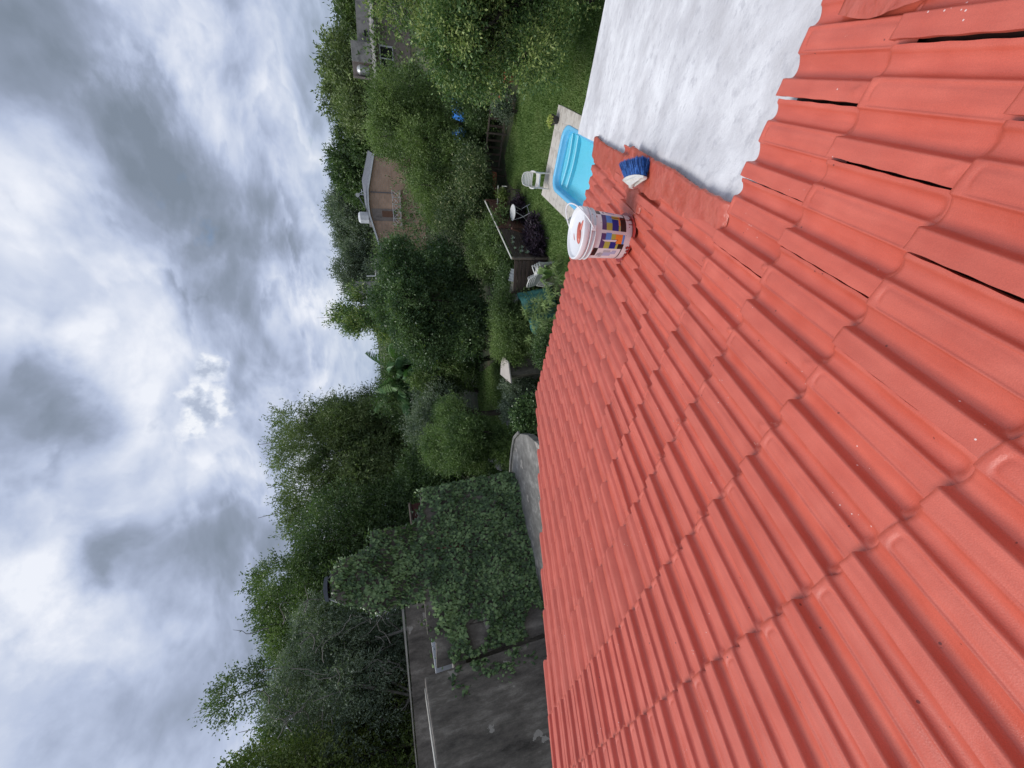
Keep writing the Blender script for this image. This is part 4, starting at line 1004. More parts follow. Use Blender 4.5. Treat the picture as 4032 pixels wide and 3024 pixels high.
def crown_quads(g, lumps, twigs, tl, per, ll, lw, outw=1.0, upw=0.25, rnd=0.5, droop=0.0, shell=(0.72, 1.08), spread=0.35):
    area = np.array([np.prod(r) ** (2 / 3) for _, r in lumps]); pr = area / area.sum()
    idx = g.choice(len(lumps), twigs, p=pr)
    C = np.array([l[0] for l in lumps])[idx]; Rr = np.array([l[1] for l in lumps])[idx]
    v = unit(g.normal(0, 1, (twigs, 3)) + np.array([0, 0, 0.25])); q = (shell[0] + (shell[1] - shell[0]) * g.random(twigs) ** 0.8)[:, None]
    p = C + v * Rr * q
    t = unit(v * outw + np.array([0, 0, upw]) + g.normal(0, rnd, (twigs, 3)) + np.array([0, 0, -droop]))
    L_ = tl * (0.5 + g.random(twigs))[:, None]
    s = np.tile(np.linspace(0.0, 1.0, per), (twigs, 1)) + g.normal(0, 0.06, (twigs, per))
    pts = p[:, None, :] + t[:, None, :] * (s[..., None] * L_[:, None, :])
    pts[..., 2] -= droop * 0.35 * (s ** 2) * L_
    d = unit(t[:, None, :] * 0.75 + g.normal(0, 0.65, (twigs, per, 3)) + np.array([0, 0, -droop * 0.5]))
    pts = pts + g.normal(0, spread * 0.12 * tl, (twigs, per, 3))
    return leaves_on(pts.reshape(-1, 3), d.reshape(-1, 3), ll, lw, g)
BARK = mat('bark', (0.055, 0.045, 0.035), (0.09, 0.075, 0.06), scale=8, rough=0.95, bump=0.8, bscale=30, stretch=(1, 1, 0.3))
BARKP = mat('pale grey bark', (0.13, 0.12, 0.105), (0.19, 0.175, 0.155), scale=8, rough=0.9, bump=0.6, bscale=30)
def trunk_and_limbs(root, base, lumps, g, r0, bark, gnarl=0.15, fork=0.35, nl=None):
    """trunk from the ground, limbs out to the lumps of the crown (all local to base)"""
    cs = [l[0] for l in lumps]; cen = np.mean(cs, 0); fz = cen[2] * fork
    top = np.array([cen[0] * fork, cen[1] * fork, fz])
    pts = [np.zeros(3) - [0, 0, 0.1], top * 0.35 + g.normal(0, gnarl * 0.5, 3) * [1, 1, 0], top * 0.7 + g.normal(0, gnarl, 3) * [1, 1, 0], top]
    MB().tube(pts, [r0 * 1.35, r0 * 1.05, r0 * 0.9, r0 * 0.75], 9).build('trunk', bark, root, smooth=True)
    sel = list(range(len(cs))); g.shuffle(sel); sel = sel[:nl or 9]
    for i in sel:
        c = cs[i]; mid = top * 0.5 + c * 0.5 + g.normal(0, gnarl, 3) * max(0.4, np.linalg.norm(c - top) * 0.25)
        end = c + (c - top) * 0.25
        q = [top - [0, 0, r0 * 0.3], top * 0.75 + mid * 0.25 + g.normal(0, gnarl * 0.3, 3), mid, c, end]
        m_ = MB().tube(q, [r0 * 0.55, r0 * 0.45, r0 * 0.33, r0 * 0.18, r0 * 0.05], 6)
        for k in range(3):
            a = mid * (1 - (k + 1) / 4) + c * ((k + 1) / 4); b = a + unit(g.normal(0, 1, 3)) * max(lumps[i][1]) * 0.9
            m_.tube([a, (a + b) / 2 + g.normal(0, gnarl * 0.3, 3), b], [r0 * 0.16, r0 * 0.10, r0 * 0.03], 4)
        m_.build('limb', bark, root, smooth=True)
TREE_N = [0]
def tree(name, label, cat, x, y, ztop, zbot, w, leaf, ll, lw, twigs, tl, per, seed=None, depth=None, k=16, group=None, bark=BARK, r0=0.16, lean=(0, 0), fr=(0.26, 0.42), nl=9, gnarl=0.15, **kw):
    TREE_N[0] += 1; g = np.random.default_rng(seed or 100 + TREE_N[0])
    ground = kw.pop('ground', GZ); bottom = kw.pop('bottom', -0.9); fork = kw.pop('fork', 0.35); squash = kw.pop('squash', 0.85); core = kw.pop('core', True)
    root = empty(name, (x, y, ground), 0, label, cat, group)
    zc = (ztop + zbot) / 2 - ground; rz = (ztop - zbot) / 2; rx = w / 2; ry = (depth or w) / 2
    lumps = lumps_ellipsoid(g, (lean[0], lean[1], zc), (rx, ry, rz), k, fr, squash, core, bottom)
    V = crown_quads(g, lumps, twigs, tl, per, ll, lw, **kw)
    link('crown', quads_mesh('crown', V), root, [leaf])
    trunk_and_limbs(root, None, lumps, g, r0, bark, gnarl, fork, nl)
    return root

LM_DARK = leaf_mat('dark evergreen leaf', (0.020, 0.034, 0.014), (0.040, 0.064, 0.024), (0.072, 0.102, 0.038), scale=0.8, rough=0.38)
LM_FICUS = leaf_mat('glossy dark leaf', (0.022, 0.040, 0.018), (0.042, 0.068, 0.028), (0.075, 0.108, 0.045), scale=1.1, rough=0.35, flower=((0.22, 0.30, 0.04), 0.012))
LM_OLIVE = leaf_mat('olive green leaf', (0.030, 0.055, 0.018), (0.062, 0.100, 0.035), (0.150, 0.175, 0.060), scale=1.2, rough=0.42, vary=0.7)
LM_BRIGHT = leaf_mat('bright feathery leaf', (0.032, 0.052, 0.016), (0.062, 0.090, 0.028), (0.100, 0.135, 0.045), scale=1.0, rough=0.5)
LM_JUNI = leaf_mat('bright juniper leaf', (0.030, 0.052, 0.018), (0.062, 0.092, 0.032), (0.100, 0.140, 0.050), scale=1.2, rough=0.5)
LM_WILLOW = leaf_mat('brown green willowy leaf', (0.035, 0.052, 0.020), (0.070, 0.092, 0.034), (0.105, 0.130, 0.050), scale=0.6, rough=0.5)
LM_GREY = leaf_mat('grey green leaf', (0.036, 0.050, 0.034), (0.068, 0.086, 0.058), (0.11, 0.13, 0.09), scale=0.8, rough=0.5)
LM_MID = leaf_mat('mid green leaf', (0.026, 0.042, 0.015), (0.052, 0.078, 0.026), (0.088, 0.118, 0.040), scale=0.7, rough=0.45)
LM_YELLOW = leaf_mat('yellow green leaf', (0.030, 0.045, 0.011), (0.060, 0.080, 0.020), (0.098, 0.120, 0.032), scale=0.7, rough=0.45)
LM_FLOWER = leaf_mat('dull leaf with pale flowers', (0.022, 0.036, 0.016), (0.048, 0.068, 0.028), (0.085, 0.105, 0.045), scale=1.3, rough=0.5, flower=((0.55, 0.54, 0.30), 0.035))
LM_IVY = leaf_mat('ivy leaf', (0.016, 0.031, 0.010), (0.038, 0.066, 0.022), (0.080, 0.118, 0.046), scale=1.2, rough=0.32, vary=0.7, transl=0.12)
LM_PURPLE = leaf_mat('purple leaf', (0.008, 0.005, 0.009), (0.017, 0.010, 0.018), (0.036, 0.025, 0.036), scale=3, rough=0.45)
LM_PALM = leaf_mat('palm leaflet', (0.028, 0.060, 0.026), (0.055, 0.105, 0.040), (0.10, 0.155, 0.065), scale=0.8, rough=0.4)

# ------------------------------------------------------------------ trees
tree('olive_tree', 'big foreground tree with small olive green leaves on the right of the garden', 'tree', 10.35, 9.0, -0.35, -6.5, 5.3, LM_OLIVE, 0.085, 0.036, 16000, 0.36, 11, seed=11, depth=4.6, k=44, fr=(0.20, 0.32), r0=0.17, spread=0.9, bottom=-1.1, shell=(0.6, 1.08), nl=14)
tree('acacia_tree', 'feathery bright green tree in front of the small grey house', 'tree', 13.4, 19.2, -0.9, -4.9, 4.2, LM_BRIGHT, 0.11, 0.035, 6500, 0.45, 10, seed=12, k=18, spread=0.7)
tree('acacia_tree', 'feathery bright green tree below the brick gable house', 'tree', 10.4, 19.6, -2.0, -5.8, 4.0, LM_BRIGHT, 0.11, 0.033, 6500, 0.48, 10, seed=13, k=18, spread=0.7, upw=0.5)
tree('bushy_tree', 'dense green bush tree between the feathery trees and the grey house wall', 'tree', 19.5, 27.0, -2.3, -6.3, 5.0, LM_MID, 0.16, 0.08, 3000, 0.5, 8, seed=14)
tree('round_tree', 'dark rounded treetop on the skyline behind the small grey house', 'tree', 41.0, 57.0, 4.2, -5.0, 13.5, LM_WILLOW, 0.42, 0.18, 5200, 1.3, 8, seed=15, k=22, group=None, r0=0.3, droop=0.4)
tree('round_tree', 'darker green treetop on the skyline right of the brick gable', 'tree', 34.5, 62.0, 3.9, -4.0, 10.5, LM_DARK, 0.40, 0.17, 4600, 1.1, 8, seed=16, k=20, r0=0.3)
tree('round_tree', 'ragged treetop on the skyline at the far right of the view', 'tree', 51.5, 57.0, 1.0, -6.0, 9.5, LM_MID, 0.42, 0.17, 3800, 1.4, 8, seed=17, k=16, r0=0.3)
tree('round_tree', 'low treetop on the skyline by the right picture edge', 'tree', 62.0, 60.0, 0.2, -6.3, 13.0, LM_MID, 0.42, 0.18, 3800, 1.2, 8, seed=18, k=16, r0=0.3)
tree('grey_tree', 'grey green round topped tree behind the brick house', 'tree', 31.5, 73.0, 7.4, -3.5, 11.5, LM_GREY, 0.34, 0.14, 6000, 1.5, 8, seed=19, k=20, fr=(0.2, 0.32), core=False, r0=0.32, nl=16, gnarl=0.5)
tree('grey_tree', 'thin grey green tree left of the brick house', 'tree', 21.8, 70.0, 4.9, -3.5, 9.5, LM_GREY, 0.34, 0.14, 4400, 1.3, 8, seed=20, k=16, core=False, r0=0.28, nl=14)
tree('airy_tree', 'airy tree rising behind the big dark evergreen', 'tree', 6.7, 34.5, 3.6, -2.5, 5.2, LM_OLIVE, 0.20, 0.085, 2500, 0.8, 8, seed=21, k=16, core=False, r0=0.14, nl=16, fr=(0.16, 0.28), upw=0.8)
tree('evergreen_tree', 'big dark glossy evergreen in the middle of the view', 'tree', 4.2, 20.3, 0.8, -6.6, 7.6, LM_FICUS, 0.115, 0.060, 17500, 0.42, 11, seed=22, depth=5.5, k=36, fr=(0.20, 0.32), spread=0.9, bottom=-1.1, nl=12)
tree('evergreen_tree', 'smaller olive tinted tree on the left flank of the dark evergreen', 'tree', 1.5, 21.5, -1.2, -6.0, 3.4, LM_MID, 0.12, 0.055, 3600, 0.4, 9, seed=23, k=16)
tree('willowy_tree', 'tall brown green willowy tree on the skyline left of the palm', 'tree', -2.0, 31.5, 8.8, -3.5, 7.6, LM_WILLOW, 0.20, 0.055, 10500, 0.95, 10, seed=24, k=26, fr=(0.2, 0.34), droop=0.35, upw=0.6, r0=0.24, nl=14)
tree('willowy_tree', 'second willowy tree rising right behind the ivy covered chimney', 'tree', -6.0, 29.5, 7.2, -3.5, 7.6, LM_WILLOW, 0.20, 0.06, 7500, 0.9, 10, seed=25, k=22, droop=0.3, r0=0.22, nl=12)
tree('dark_tree', 'dark green tree directly behind the ivy covered chimney', 'tree', -7.8, 24.5, 6.2, -5.6, 7.6, LM_DARK, 0.14, 0.065, 11000, 0.6, 10, seed=26, k=26, r0=0.2)
tree('dark_tree', 'dark leafy tree in the gap between the willowy trees and the palm', 'tree', -0.2, 27.0, 1.2, -5.8, 5.2, LM_DARK, 0.14, 0.06, 6000, 0.5, 9, seed=36, k=20)
tree('dark_tree', 'shadowy dark green tree between the ivy wall and the bright juniper', 'tree', -4.2, 23.8, -0.3, -6.3, 4.6, LM_DARK, 0.15, 0.07, 5000, 0.5, 9, seed=27, k=18)
tree('pale_shrub_tree', 'pale grey green small tree behind the bright juniper', 'tree', -1.5, 21.4, -1.0, -4.4, 3.8, LM_GREY, 0.11, 0.045, 3800, 0.45, 9, seed=28, k=16)
tree('juniper_tree', 'bright green spiky juniper like tree in the left garden', 'tree', -2.4, 17.8, -1.3, -5.7, 4.5, LM_JUNI, 0.10, 0.030, 9500, 0.42, 11, seed=29, k=24, fr=(0.2, 0.34), spread=0.5, upw=0.7, outw=0.9, rnd=0.35)
tree('weeping_tree', 'large grey green tree with twisted bare twigs behind the stained parapets', 'tree', -11.5, 18.2, 6.4, -4.2, 8.0, LM_GREY, 0.10, 0.045, 19000, 0.5, 10, seed=30, depth=5.0, k=36, fr=(0.18, 0.30), r0=0.2, bark=BARKP, nl=22, gnarl=0.5, droop=0.5)
_t = [o for o in COL.objects if o.name.startswith('weeping_tree')][0]
g = np.random.default_rng(77); m_ = MB()
for i in range(70):
    a = g.uniform(-1.0, 0.9); p = np.array([1.0 + 3.6 * a, -1.9 + g.uniform(-0.6, 0.5), g.uniform(4.5, 11.5)]); q = [p]; dirv = unit(g.normal(0, 1, 3) * [1, 0.4, 0.8])
    for k in range(7): dirv = unit(dirv + g.normal(0, 0.45, 3) * [1, 0.4, 1]); q.append(q[-1] + dirv * g.uniform(0.14, 0.26))
    m_.tube(q, [0.022 - 0.0025 * k for k in range(8)], 4, cap=False)
tag(m_.build('bare_twigs', BARKP, _t, smooth=True), kind='stuff')
tree('leafy_tree', 'fresh green tree crown above the chimney cap', 'tree', -9.9, 23.6, 7.8, -1.0, 6.6, LM_MID, 0.12, 0.06, 8500, 0.6, 9, seed=31, k=20, r0=0.18, fork=0.6)
tree('leafy_tree', 'dark leafy crown above the weeping tree', 'tree', -13.4, 23.5, 9.8, -0.5, 7.0, LM_MID, 0.12, 0.065, 8500, 0.6, 9, seed=32, k=18, r0=0.18, fork=0.6, core=False, nl=14)
tree('leafy_tree', 'yellow green crown at the left edge of the view', 'tree', -13.9, 15.8, 7.6, -3.5, 5.8, LM_YELLOW, 0.10, 0.055, 12500, 0.45, 10, seed=33, k=26, r0=0.18)
tree('leafy_tree', 'wide dark crown filling the gap between the weeping tree and the yellow green crown', 'tree', -15.2, 20.5, 8.9, -2.0, 7.5, LM_MID, 0.12, 0.06, 9500, 0.55, 10, seed=37, k=26, r0=0.2)
tree('leafy_tree', 'tall olive crown farthest left behind the yellow green one', 'tree', -19.6, 21.5, 11.6, 0.0, 6.5, LM_OLIVE, 0.18, 0.08, 5200, 0.8, 9, seed=34, k=20, r0=0.2, fork=0.6)
tree('leafy_tree', 'dark green tree low behind the rear parapet', 'tree', -11.0, 20.5, 1.5, -5.5, 7.5, LM_DARK, 0.15, 0.08, 5200, 0.5, 9, seed=35, k=20)
# shrubs
def shrub(name, label, x, y, ztop, zbot, w, leaf, ll, lw, twigs, tl, per, seed, depth=None, k=12, group=None, cat='shrub', ground=GZ, stems=5, bark=BARK, **kw):
    g = np.random.default_rng(seed); root = empty(name, (x, y, ground), 0, label, cat, group)
    zc = (ztop + zbot) / 2 - ground
    lumps = lumps_ellipsoid(g, (0, 0, zc), (w / 2, (depth or w) / 2, (ztop - zbot) / 2), k, kw.pop('fr', (0.28, 0.45)), 0.85, True, -1.1)
    link('foliage', quads_mesh('foliage', crown_quads(g, lumps, twigs, tl, per, ll, lw, **kw)), root, [leaf])
    for i in range(stems):
        c = lumps[i % len(lumps)][0]; MB().tube([(g.normal(0, .08), g.normal(0, .08), 0), tuple(c * 0.5 + g.normal(0, .1, 3)), tuple(c)], [0.03, 0.02, 0.008], 5).build('stem', bark, root)
    return root
shrub('flowering_shrub', 'dull dark shrub sprinkled with pale flowers behind the brown trellis', 9.6, 18.2, -3.3, -6.2, 4.4, LM_FLOWER, 0.085, 0.045, 5500, 0.42, 9, 41, k=20, stems=9, spread=1.0)
shrub('trellis_shrub', 'green leafy shrub climbing round the right end of the brown trellis', 13.3, 16.6, -3.9, -6.4, 3.4, LM_DARK, 0.08, 0.045, 4200, 0.3, 9, 42, k=16)
shrub('bushy_plant', 'small grey green bush in front of the trellis', 11.35, 15.1, -5.35, -6.3, 0.85, LM_GREY, 0.07, 0.035, 520, 0.2, 8, 43)
shrub('dark_hedge', 'dark leafy hedge behind the long trellis and below the feathery trees', 13.2, 18.6, -5.0, -6.5, 3.8, LM_DARK, 0.10, 0.05, 4000, 0.35, 9, 44, k=18)
shrub('creeper', 'green creeper heaped over the far end of the plank fence', 6.6, 16.9, -4.3, -6.4, 3.8, LM_MID, 0.075, 0.045, 6500, 0.3, 9, 45, k=16)
shrub('creeper', 'pinkish tipped creeper clump between fence end and flowering shrub', 8.9, 17.7, -4.5, -6.4, 1.7, LM_FLOWER, 0.07, 0.04, 1700, 0.3, 8, 46)
shrub('hedge_bush', 'dark green hedge directly behind the corner post and weathered sheets', 4.6, 15.7, -4.9, -6.5, 2.4, LM_DARK, 0.07, 0.04, 3200, 0.28, 9, 58, k=14)
shrub('hedge_bush', 'dark green bushy hedge left of the green shade cloth', 2.6, 14.6, -4.35, -6.5, 2.6, LM_MID, 0.06, 0.036, 5600, 0.28, 9, 47, k=20, depth=1.8)
shrub('hedge_bush', 'pale green bushy hedge right of the square pillar', 1.95, 15.2, -4.2, -6.4, 2.6, LM_BRIGHT, 0.06, 0.032, 5200, 0.28, 9, 48, k=20, depth=2.0)
shrub('hedge_bush', 'dark low bush under the roof eave right of the pillar', 1.0, 12.2, -5.2, -6.5, 2.2, LM_DARK, 0.055, 0.035, 4200, 0.22, 9, 49, k=16)
shrub('grey_leaved_bush', 'grey green bush spilling over the garden left of the square pillar', -0.65, 16.0, -5.0, -6.4, 2.0, LM_GREY, 0.07, 0.04, 2800, 0.3, 9, 50, k=14)
shrub('slab_creeper', 'leafy creeper growing over the right end of the concrete slab', -1.15, 12.3, -3.9, -6.3, 1.5, LM_IVY, 0.075, 0.06, 3000, 0.2, 8, 51, k=14)
shrub('tall_grass', 'wild grassy weeds between the ivy wall foot and the slab', -4.1, 14.3, -4.4, -6.3, 2.4, LM_MID, 0.12, 0.02, 2600, 0.4, 8, 52, upw=1.2)
shrub('purple_plant', 'purple leaved ground plant along the foot of the plank fence', 5.45, 13.75, -5.98, -6.55, 1.75, LM_PURPLE, 0.13, 0.035, 1100, 0.22, 8, 53, depth=0.75, k=12, stems=3, upw=0.8)
shrub('purple_plant', 'purple leaved ground plant behind the white table', 7.2, 15.35, -6.0, -6.55, 1.0, LM_PURPLE, 0.13, 0.035, 460, 0.2, 8, 54, k=8, stems=3, upw=0.8)
shrub('potted_leaves', 'small yellow green plant growing in the black pot', *tuple(dk(2.42, 0.18)[:2]), GZ + 0.40, GZ + 0.22, 0.28, M_SUCC, 0.06, 0.035, 70, 0.06, 6, 55, ground=GZ + 0.2, k=4, stems=2, cat='plant')
shrub('trough_plants', 'leafy plants growing in the red brown trough', 9.55, 17.45, GZ + 0.95, GZ + 0.6, 0.8, LM_BRIGHT, 0.08, 0.04, 200, 0.12, 6, 56, ground=GZ + 0.55, k=5, stems=2, cat='plant', depth=0.3)
shrub('bench_plant', 'potted plant with yellow leaves standing in the wooden bench box', 8.15, 15.75, GZ + 1.0, GZ + 0.55, 0.55, LM_YELLOW, 0.07, 0.035, 220, 0.14, 6, 57, ground=GZ + 0.48, k=5, stems=3, cat='plant')

# umbrella plants (rosettes of narrow leaves) beside the green cloth
def rosette(label, x, y, h, seed, n_heads=5):
    g = np.random.default_rng(seed); root = empty('umbrella_plant', (x, y, GZ), 0, label, 'plant', 'umbrella plants below the roof eave')
    for i in range(n_heads):
        tx, ty = g.normal(0, 0.22, 2); hz = h * g.uniform(0.75, 1.05); tip = np.array([tx * 1.3, ty * 1.3, hz])
        MB().tube([(tx * 0.3, ty * 0.3, 0), tuple(tip * [0.8, 0.8, 0.5]), tuple(tip)], [0.012, 0.010, 0.008], 5).build('stalk', LM_MID, root)
        m = 26; a = g.random(m) * 2 * PI; d = unit(np.stack([np.cos(a), np.sin(a), g.uniform(-0.15, 0.9, m)], 1)); L_ = g.uniform(0.2, 0.34, m)[:, None]
        e = unit(np.cross(d, [0, 0, 1.0])) * 0.013; mid = tip + d * L_ * 0.5; end = tip + d * L_ - np.array([0, 0, 1]) * L_ * 0.32
        V = np.concatenate([np.stack([tip + e * 0.3, mid + e, mid - e, tip - e * 0.3], 1), np.stack([mid + e, end + e * 0.15, end - e * 0.15, mid - e], 1)])
        link('leaf_head', quads_mesh('leaf_head', V), root, [LM_BRIGHT])
where = ['touching the lower edge of the green cloth', 'in front of the green shade cloth', 'nearest the eave below the green cloth', 'left of the green shade cloth middle', 'at the left end of the green cloth', 'between green cloth and the dark low bush', 'in front of the bushy hedge', 'farthest left beside the dark low bush', 'close to the fence foot and the roof eave', 'behind the other rosettes by the hedge']
for i, (x, y, h) in enumerate(((2.85, 13.3, 0.85), (2.75, 12.8, 0.9), (2.9, 12.1, 0.95), (2.45, 12.6, 1.1), (2.0, 12.9, 1.15), (2.2, 11.9, 1.0), (1.75, 12.4, 1.15), (1.5, 12.9, 1.2), (3.2, 11.7, 0.6), (2.5, 13.3, 1.1))):
    rosette('narrow leaved umbrella plant ' + where[i], x, y, h, 60 + i, 6)
# broad leaved plant at the chairs
g = np.random.default_rng(75); root = empty('broad_leaf_plant', (3.75, 12.55, GZ), 0, 'broad shiny leaved plant in front of the stacked white chairs', 'plant')
for i in range(9):
    a = i * 2.4; d = Vector((math.cos(a), math.sin(a), 0)); hgt = g.uniform(0.5, 0.8); Lf = g.uniform(0.28, 0.42); m_ = MB(); vs = []; fs = []
    for k in range(7):
        t = k / 6; c = d * (0.08 + 0.25 * t) + Vector((0, 0, hgt * (0.4 + 0.6 * math.sin(t * 2.2)) + 0.05)); w = 0.09 * math.sin(PI * min(1, t * 0.93 + 0.05)) ** 0.7; s_ = Vector((-d.y, d.x, 0))
        vs += [tuple(c + s_ * w + Vector((0, 0, 0.02))), tuple(c), tuple(c - s_ * w + Vector((0, 0, 0.02)))]
    for k in range(6): fs += [(3 * k, 3 * k + 1, 3 * k + 4, 3 * k + 3), (3 * k + 1, 3 * k + 2, 3 * k + 5, 3 * k + 4)]
    m_.add(vs, fs); m_.build('leaf', LM_JUNI, root, smooth=True)
    MB().tube([(0, 0, 0), tuple(vs[1])], 0.012, 5).build('stalk', LM_MID, root)

# palm
pr_ = empty('palm_tree', (1.2, 26.5, GZ), 0, 'feathery palm with long arching fronds on the skyline', 'palm')
g = np.random.default_rng(80)
MB().tube([(0, 0, 0), (0.1, 0, 2.0), (0.0, 0, 4.6)], [0.30, 0.22, 0.20], 10).build('trunk', BARK, pr_, smooth=True)
frond_meshes = []
for s in range(4):
    L_ = 3.3; n = 54; V = []; arch = 0.55 + 0.25 * s
    def rp(t): return np.array([L_ * t * math.cos(arch * t * 0.9), 0, L_ * t * math.sin(0.9) * (1 - arch * t) * 0.9])
    for k in range(n):
        t = 0.12 + 0.88 * k / n; p = rp(t); q = rp(min(1, t + 0.02)) - p; tdir = unit(q)
        for sd in (-1, 1):
            ln = 0.62 * math.sin(PI * min(0.98, 0.25 + t * 0.72)) * g.uniform(0.85, 1.1)
            dd = unit(np.array([tdir[0] * 0.8, sd * 0.75, tdir[2] * 0.8 - 0.35 + g.normal(0, 0.12)])); e = unit(np.cross(dd, [0, 0, 1.0])) * 0.014
            V.append([p - e, p + e, p + dd * ln * 0.6 + e * 0.8 - [0, 0, 0.06], p + dd * ln - [0, 0, 0.22]])
    me = quads_mesh('frond', np.array(V)); mm = MB().tube([rp(t / 8) for t in range(9)], [0.025] * 7 + [0.012, 0.006], 4).mesh('rachis')
    bm = bmesh.new(); bm.from_mesh(me); bm.from_mesh(mm); bm.to_mesh(me); bm.free(); me.materials.append(LM_PALM); frond_meshes.append(me)
for i in range(66):
    o = bpy.data.objects.new('frond', frond_meshes[i % 4]); COL.objects.link(o); o.parent = pr_; o.location = (0, 0, 4.1 + 0.012 * i)
    o.rotation_euler = (g.normal(0, 0.15), g.uniform(-0.5, 0.6) if i > 10 else g.uniform(-0.8, -0.3), i * 2.4)
    sc = g.uniform(0.85, 1.2); o.scale = (sc, sc, sc)

# far wood that closes the view
def far_wood(name, label, n, seed, rmin, rmax, azr, h, leaf):
    g = np.random.default_rng(seed); Vs = []
    az = np.radians(g.uniform(azr[0], azr[1], n)); R0 = g.uniform(rmin, rmax, n)
    lumps = [(np.array([r * math.sin(a), r * math.cos(a), g.uniform(0.1, 0.55) * h]), np.array([r * 0.045, r * 0.03, h * g.uniform(0.35, 0.5)])) for a, r in zip(az, R0)]
    V = crown_quads(g, lumps, n * 60, rmin * 0.016, 7, rmin * 0.0065, rmin * 0.003)
    o = link(name, quads_mesh(name, V), None, [leaf]); o.location = (0, 0, GZ); return tag(o, label, 'wood', kind='stuff')
far_wood('far_wood', 'far line of dark green treetops closing the horizon', 190, 90, 85, 160, (-70, 62), 7.2, LM_MID)
far_wood('middle_thicket', 'dark thicket filling the gaps between the garden trees', 120, 91, 27, 40, (-60, 30), 4.6, LM_DARK)
far_wood('right_thicket', 'dark green thicket filling the gaps around the two houses', 60, 92, 50, 70, (14, 62), 5.6, LM_MID)

# ------------------------------------------------------------------ ivy
def ivy_leaf_mesh(name, lobes):
    pts = [(0, 0)] + lobes; me = bpy.data.meshes.new(name)
    vs = [(0, 0.45, 0.12)] + [(x, y, 0.10 - 0.25 * abs(x)) for x, y in pts]; n = len(pts)
    me.from_pydata(vs, [], [(0, 1 + i, 1 + (i + 1) % n) for i in range(n)]); me.update(); me.materials.append(LM_IVY); return me
IVY = [ivy_leaf_mesh('ivy_leaf', [(0.30, -0.08), (0.55, 0.22), (0.34, 0.45), (0.36, 0.72), (0.14, 0.72), (0.0, 1.05), (-0.14, 0.72), (-0.36, 0.72), (-0.34, 0.45), (-0.55, 0.22), (-0.30, -0.08)]),
       ivy_leaf_mesh('ivy_leaf', [(0.34, 0.0), (0.45, 0.35), (0.22, 0.62), (0.0, 1.0), (-0.22, 0.62), (-0.45, 0.35), (-0.34, 0.0)])]
iroot = empty('ivy', (-5.3, 12.1, GZ), 0, 'dense dark green ivy covering the boundary wall and chimney stack', 'ivy')
g = np.random.default_rng(95)
fx = np.array([p[0] for p in FACE]); fz_ = np.array([p[1] for p in FACE])
n = 15500
s_ = g.uniform(-1.15, 4.98, n); z_ = g.uniform(-4.5, 1.95, n)
keep = in_poly(s_, z_, FACE + []) | ((s_ < 0) & (z_ < -0.9 - 0.5 * g.random(n)) & (z_ > -2.6 + 1.9 * s_ * 0 - 1.0) & (g.random(n) < 0.9 + 0.8 * s_))
# ragged edges and bare patches of render
bare = lambda a, b, ra, rb: ((s_ - a) / ra) ** 2 + ((z_ - b) / rb) ** 2 < 0.6 + 0.8 * g.random(n)
keep &= ~bare(0.55, -1.9, 0.40, 0.30) & ~bare(1.15, -0.66, 0.75, 0.17) & ~bare(0.3, -3.7, 0.5, 0.35) & ~bare(0.35, -0.9, 0.5, 0.2) & ~bare(4.05, -1.0, 0.25, 0.14)
low = (s_ < 0.35) & (z_ < -3.2 - g.random(n) * 0.5); keep &= ~low
s_, z_ = s_[keep], z_[keep]; n = len(s_)
edge_leaf = g.random(n) < 0.0
Q = []
for i in range(n):
    bumpf = lambda a, b: 0.30 * max(0.0, mnoise.noise(Vector((a * 1.5, b * 1.5, 2.0))) + 0.5 * mnoise.noise(Vector((a * 3.3, b * 3.3, 5.0))) + 0.15)
    b0 = bumpf(s_[i], z_[i]) * (0.35 if z_[i] > -0.65 else 1.0); off = 0.04 + 0.06 * g.random() + b0
    gs, gz_ = (bumpf(s_[i] + 0.06, z_[i]) - b0) / 0.06, (bumpf(s_[i], z_[i] + 0.06) - b0) / 0.06
    if s_[i] < 0: p = Vector((-7.75, 10.95, 0)) + Vector((-0.21, -0.98, 0)) * (-s_[i]) + Vector((0.98, -0.21, 0)) * (off); nx = Vector((0.9, -0.4, 0)); tx = Vector((0.21, 0.98, 0))
    else: p = W0 + ivd * s_[i] + ivn * off; nx = ivn; tx = ivd
    sz = 0.095 * g.uniform(0.6, 1.35)
    # leaf hangs: tip down and outwards
    tipd = (Vector((0, 0, -1)) + tx * g.normal(0, 0.45) + nx * g.uniform(0.0, 0.7)).normalized(); nn = (nx + Vector((0, 0, 0.65)) - tx * gs * 0.9 - Vector((0, 0, gz_ * 0.9)) + tx * g.normal(0, 0.35) + Vector((0, 0, g.normal(0, 0.25)))).normalized()
    xx = tipd.cross(nn).normalized(); nn = xx.cross(tipd).normalized()
    Q.append((Vector((p.x + 5.3, p.y - 12.1, z_[i] - GZ)), xx, tipd, nn, sz))
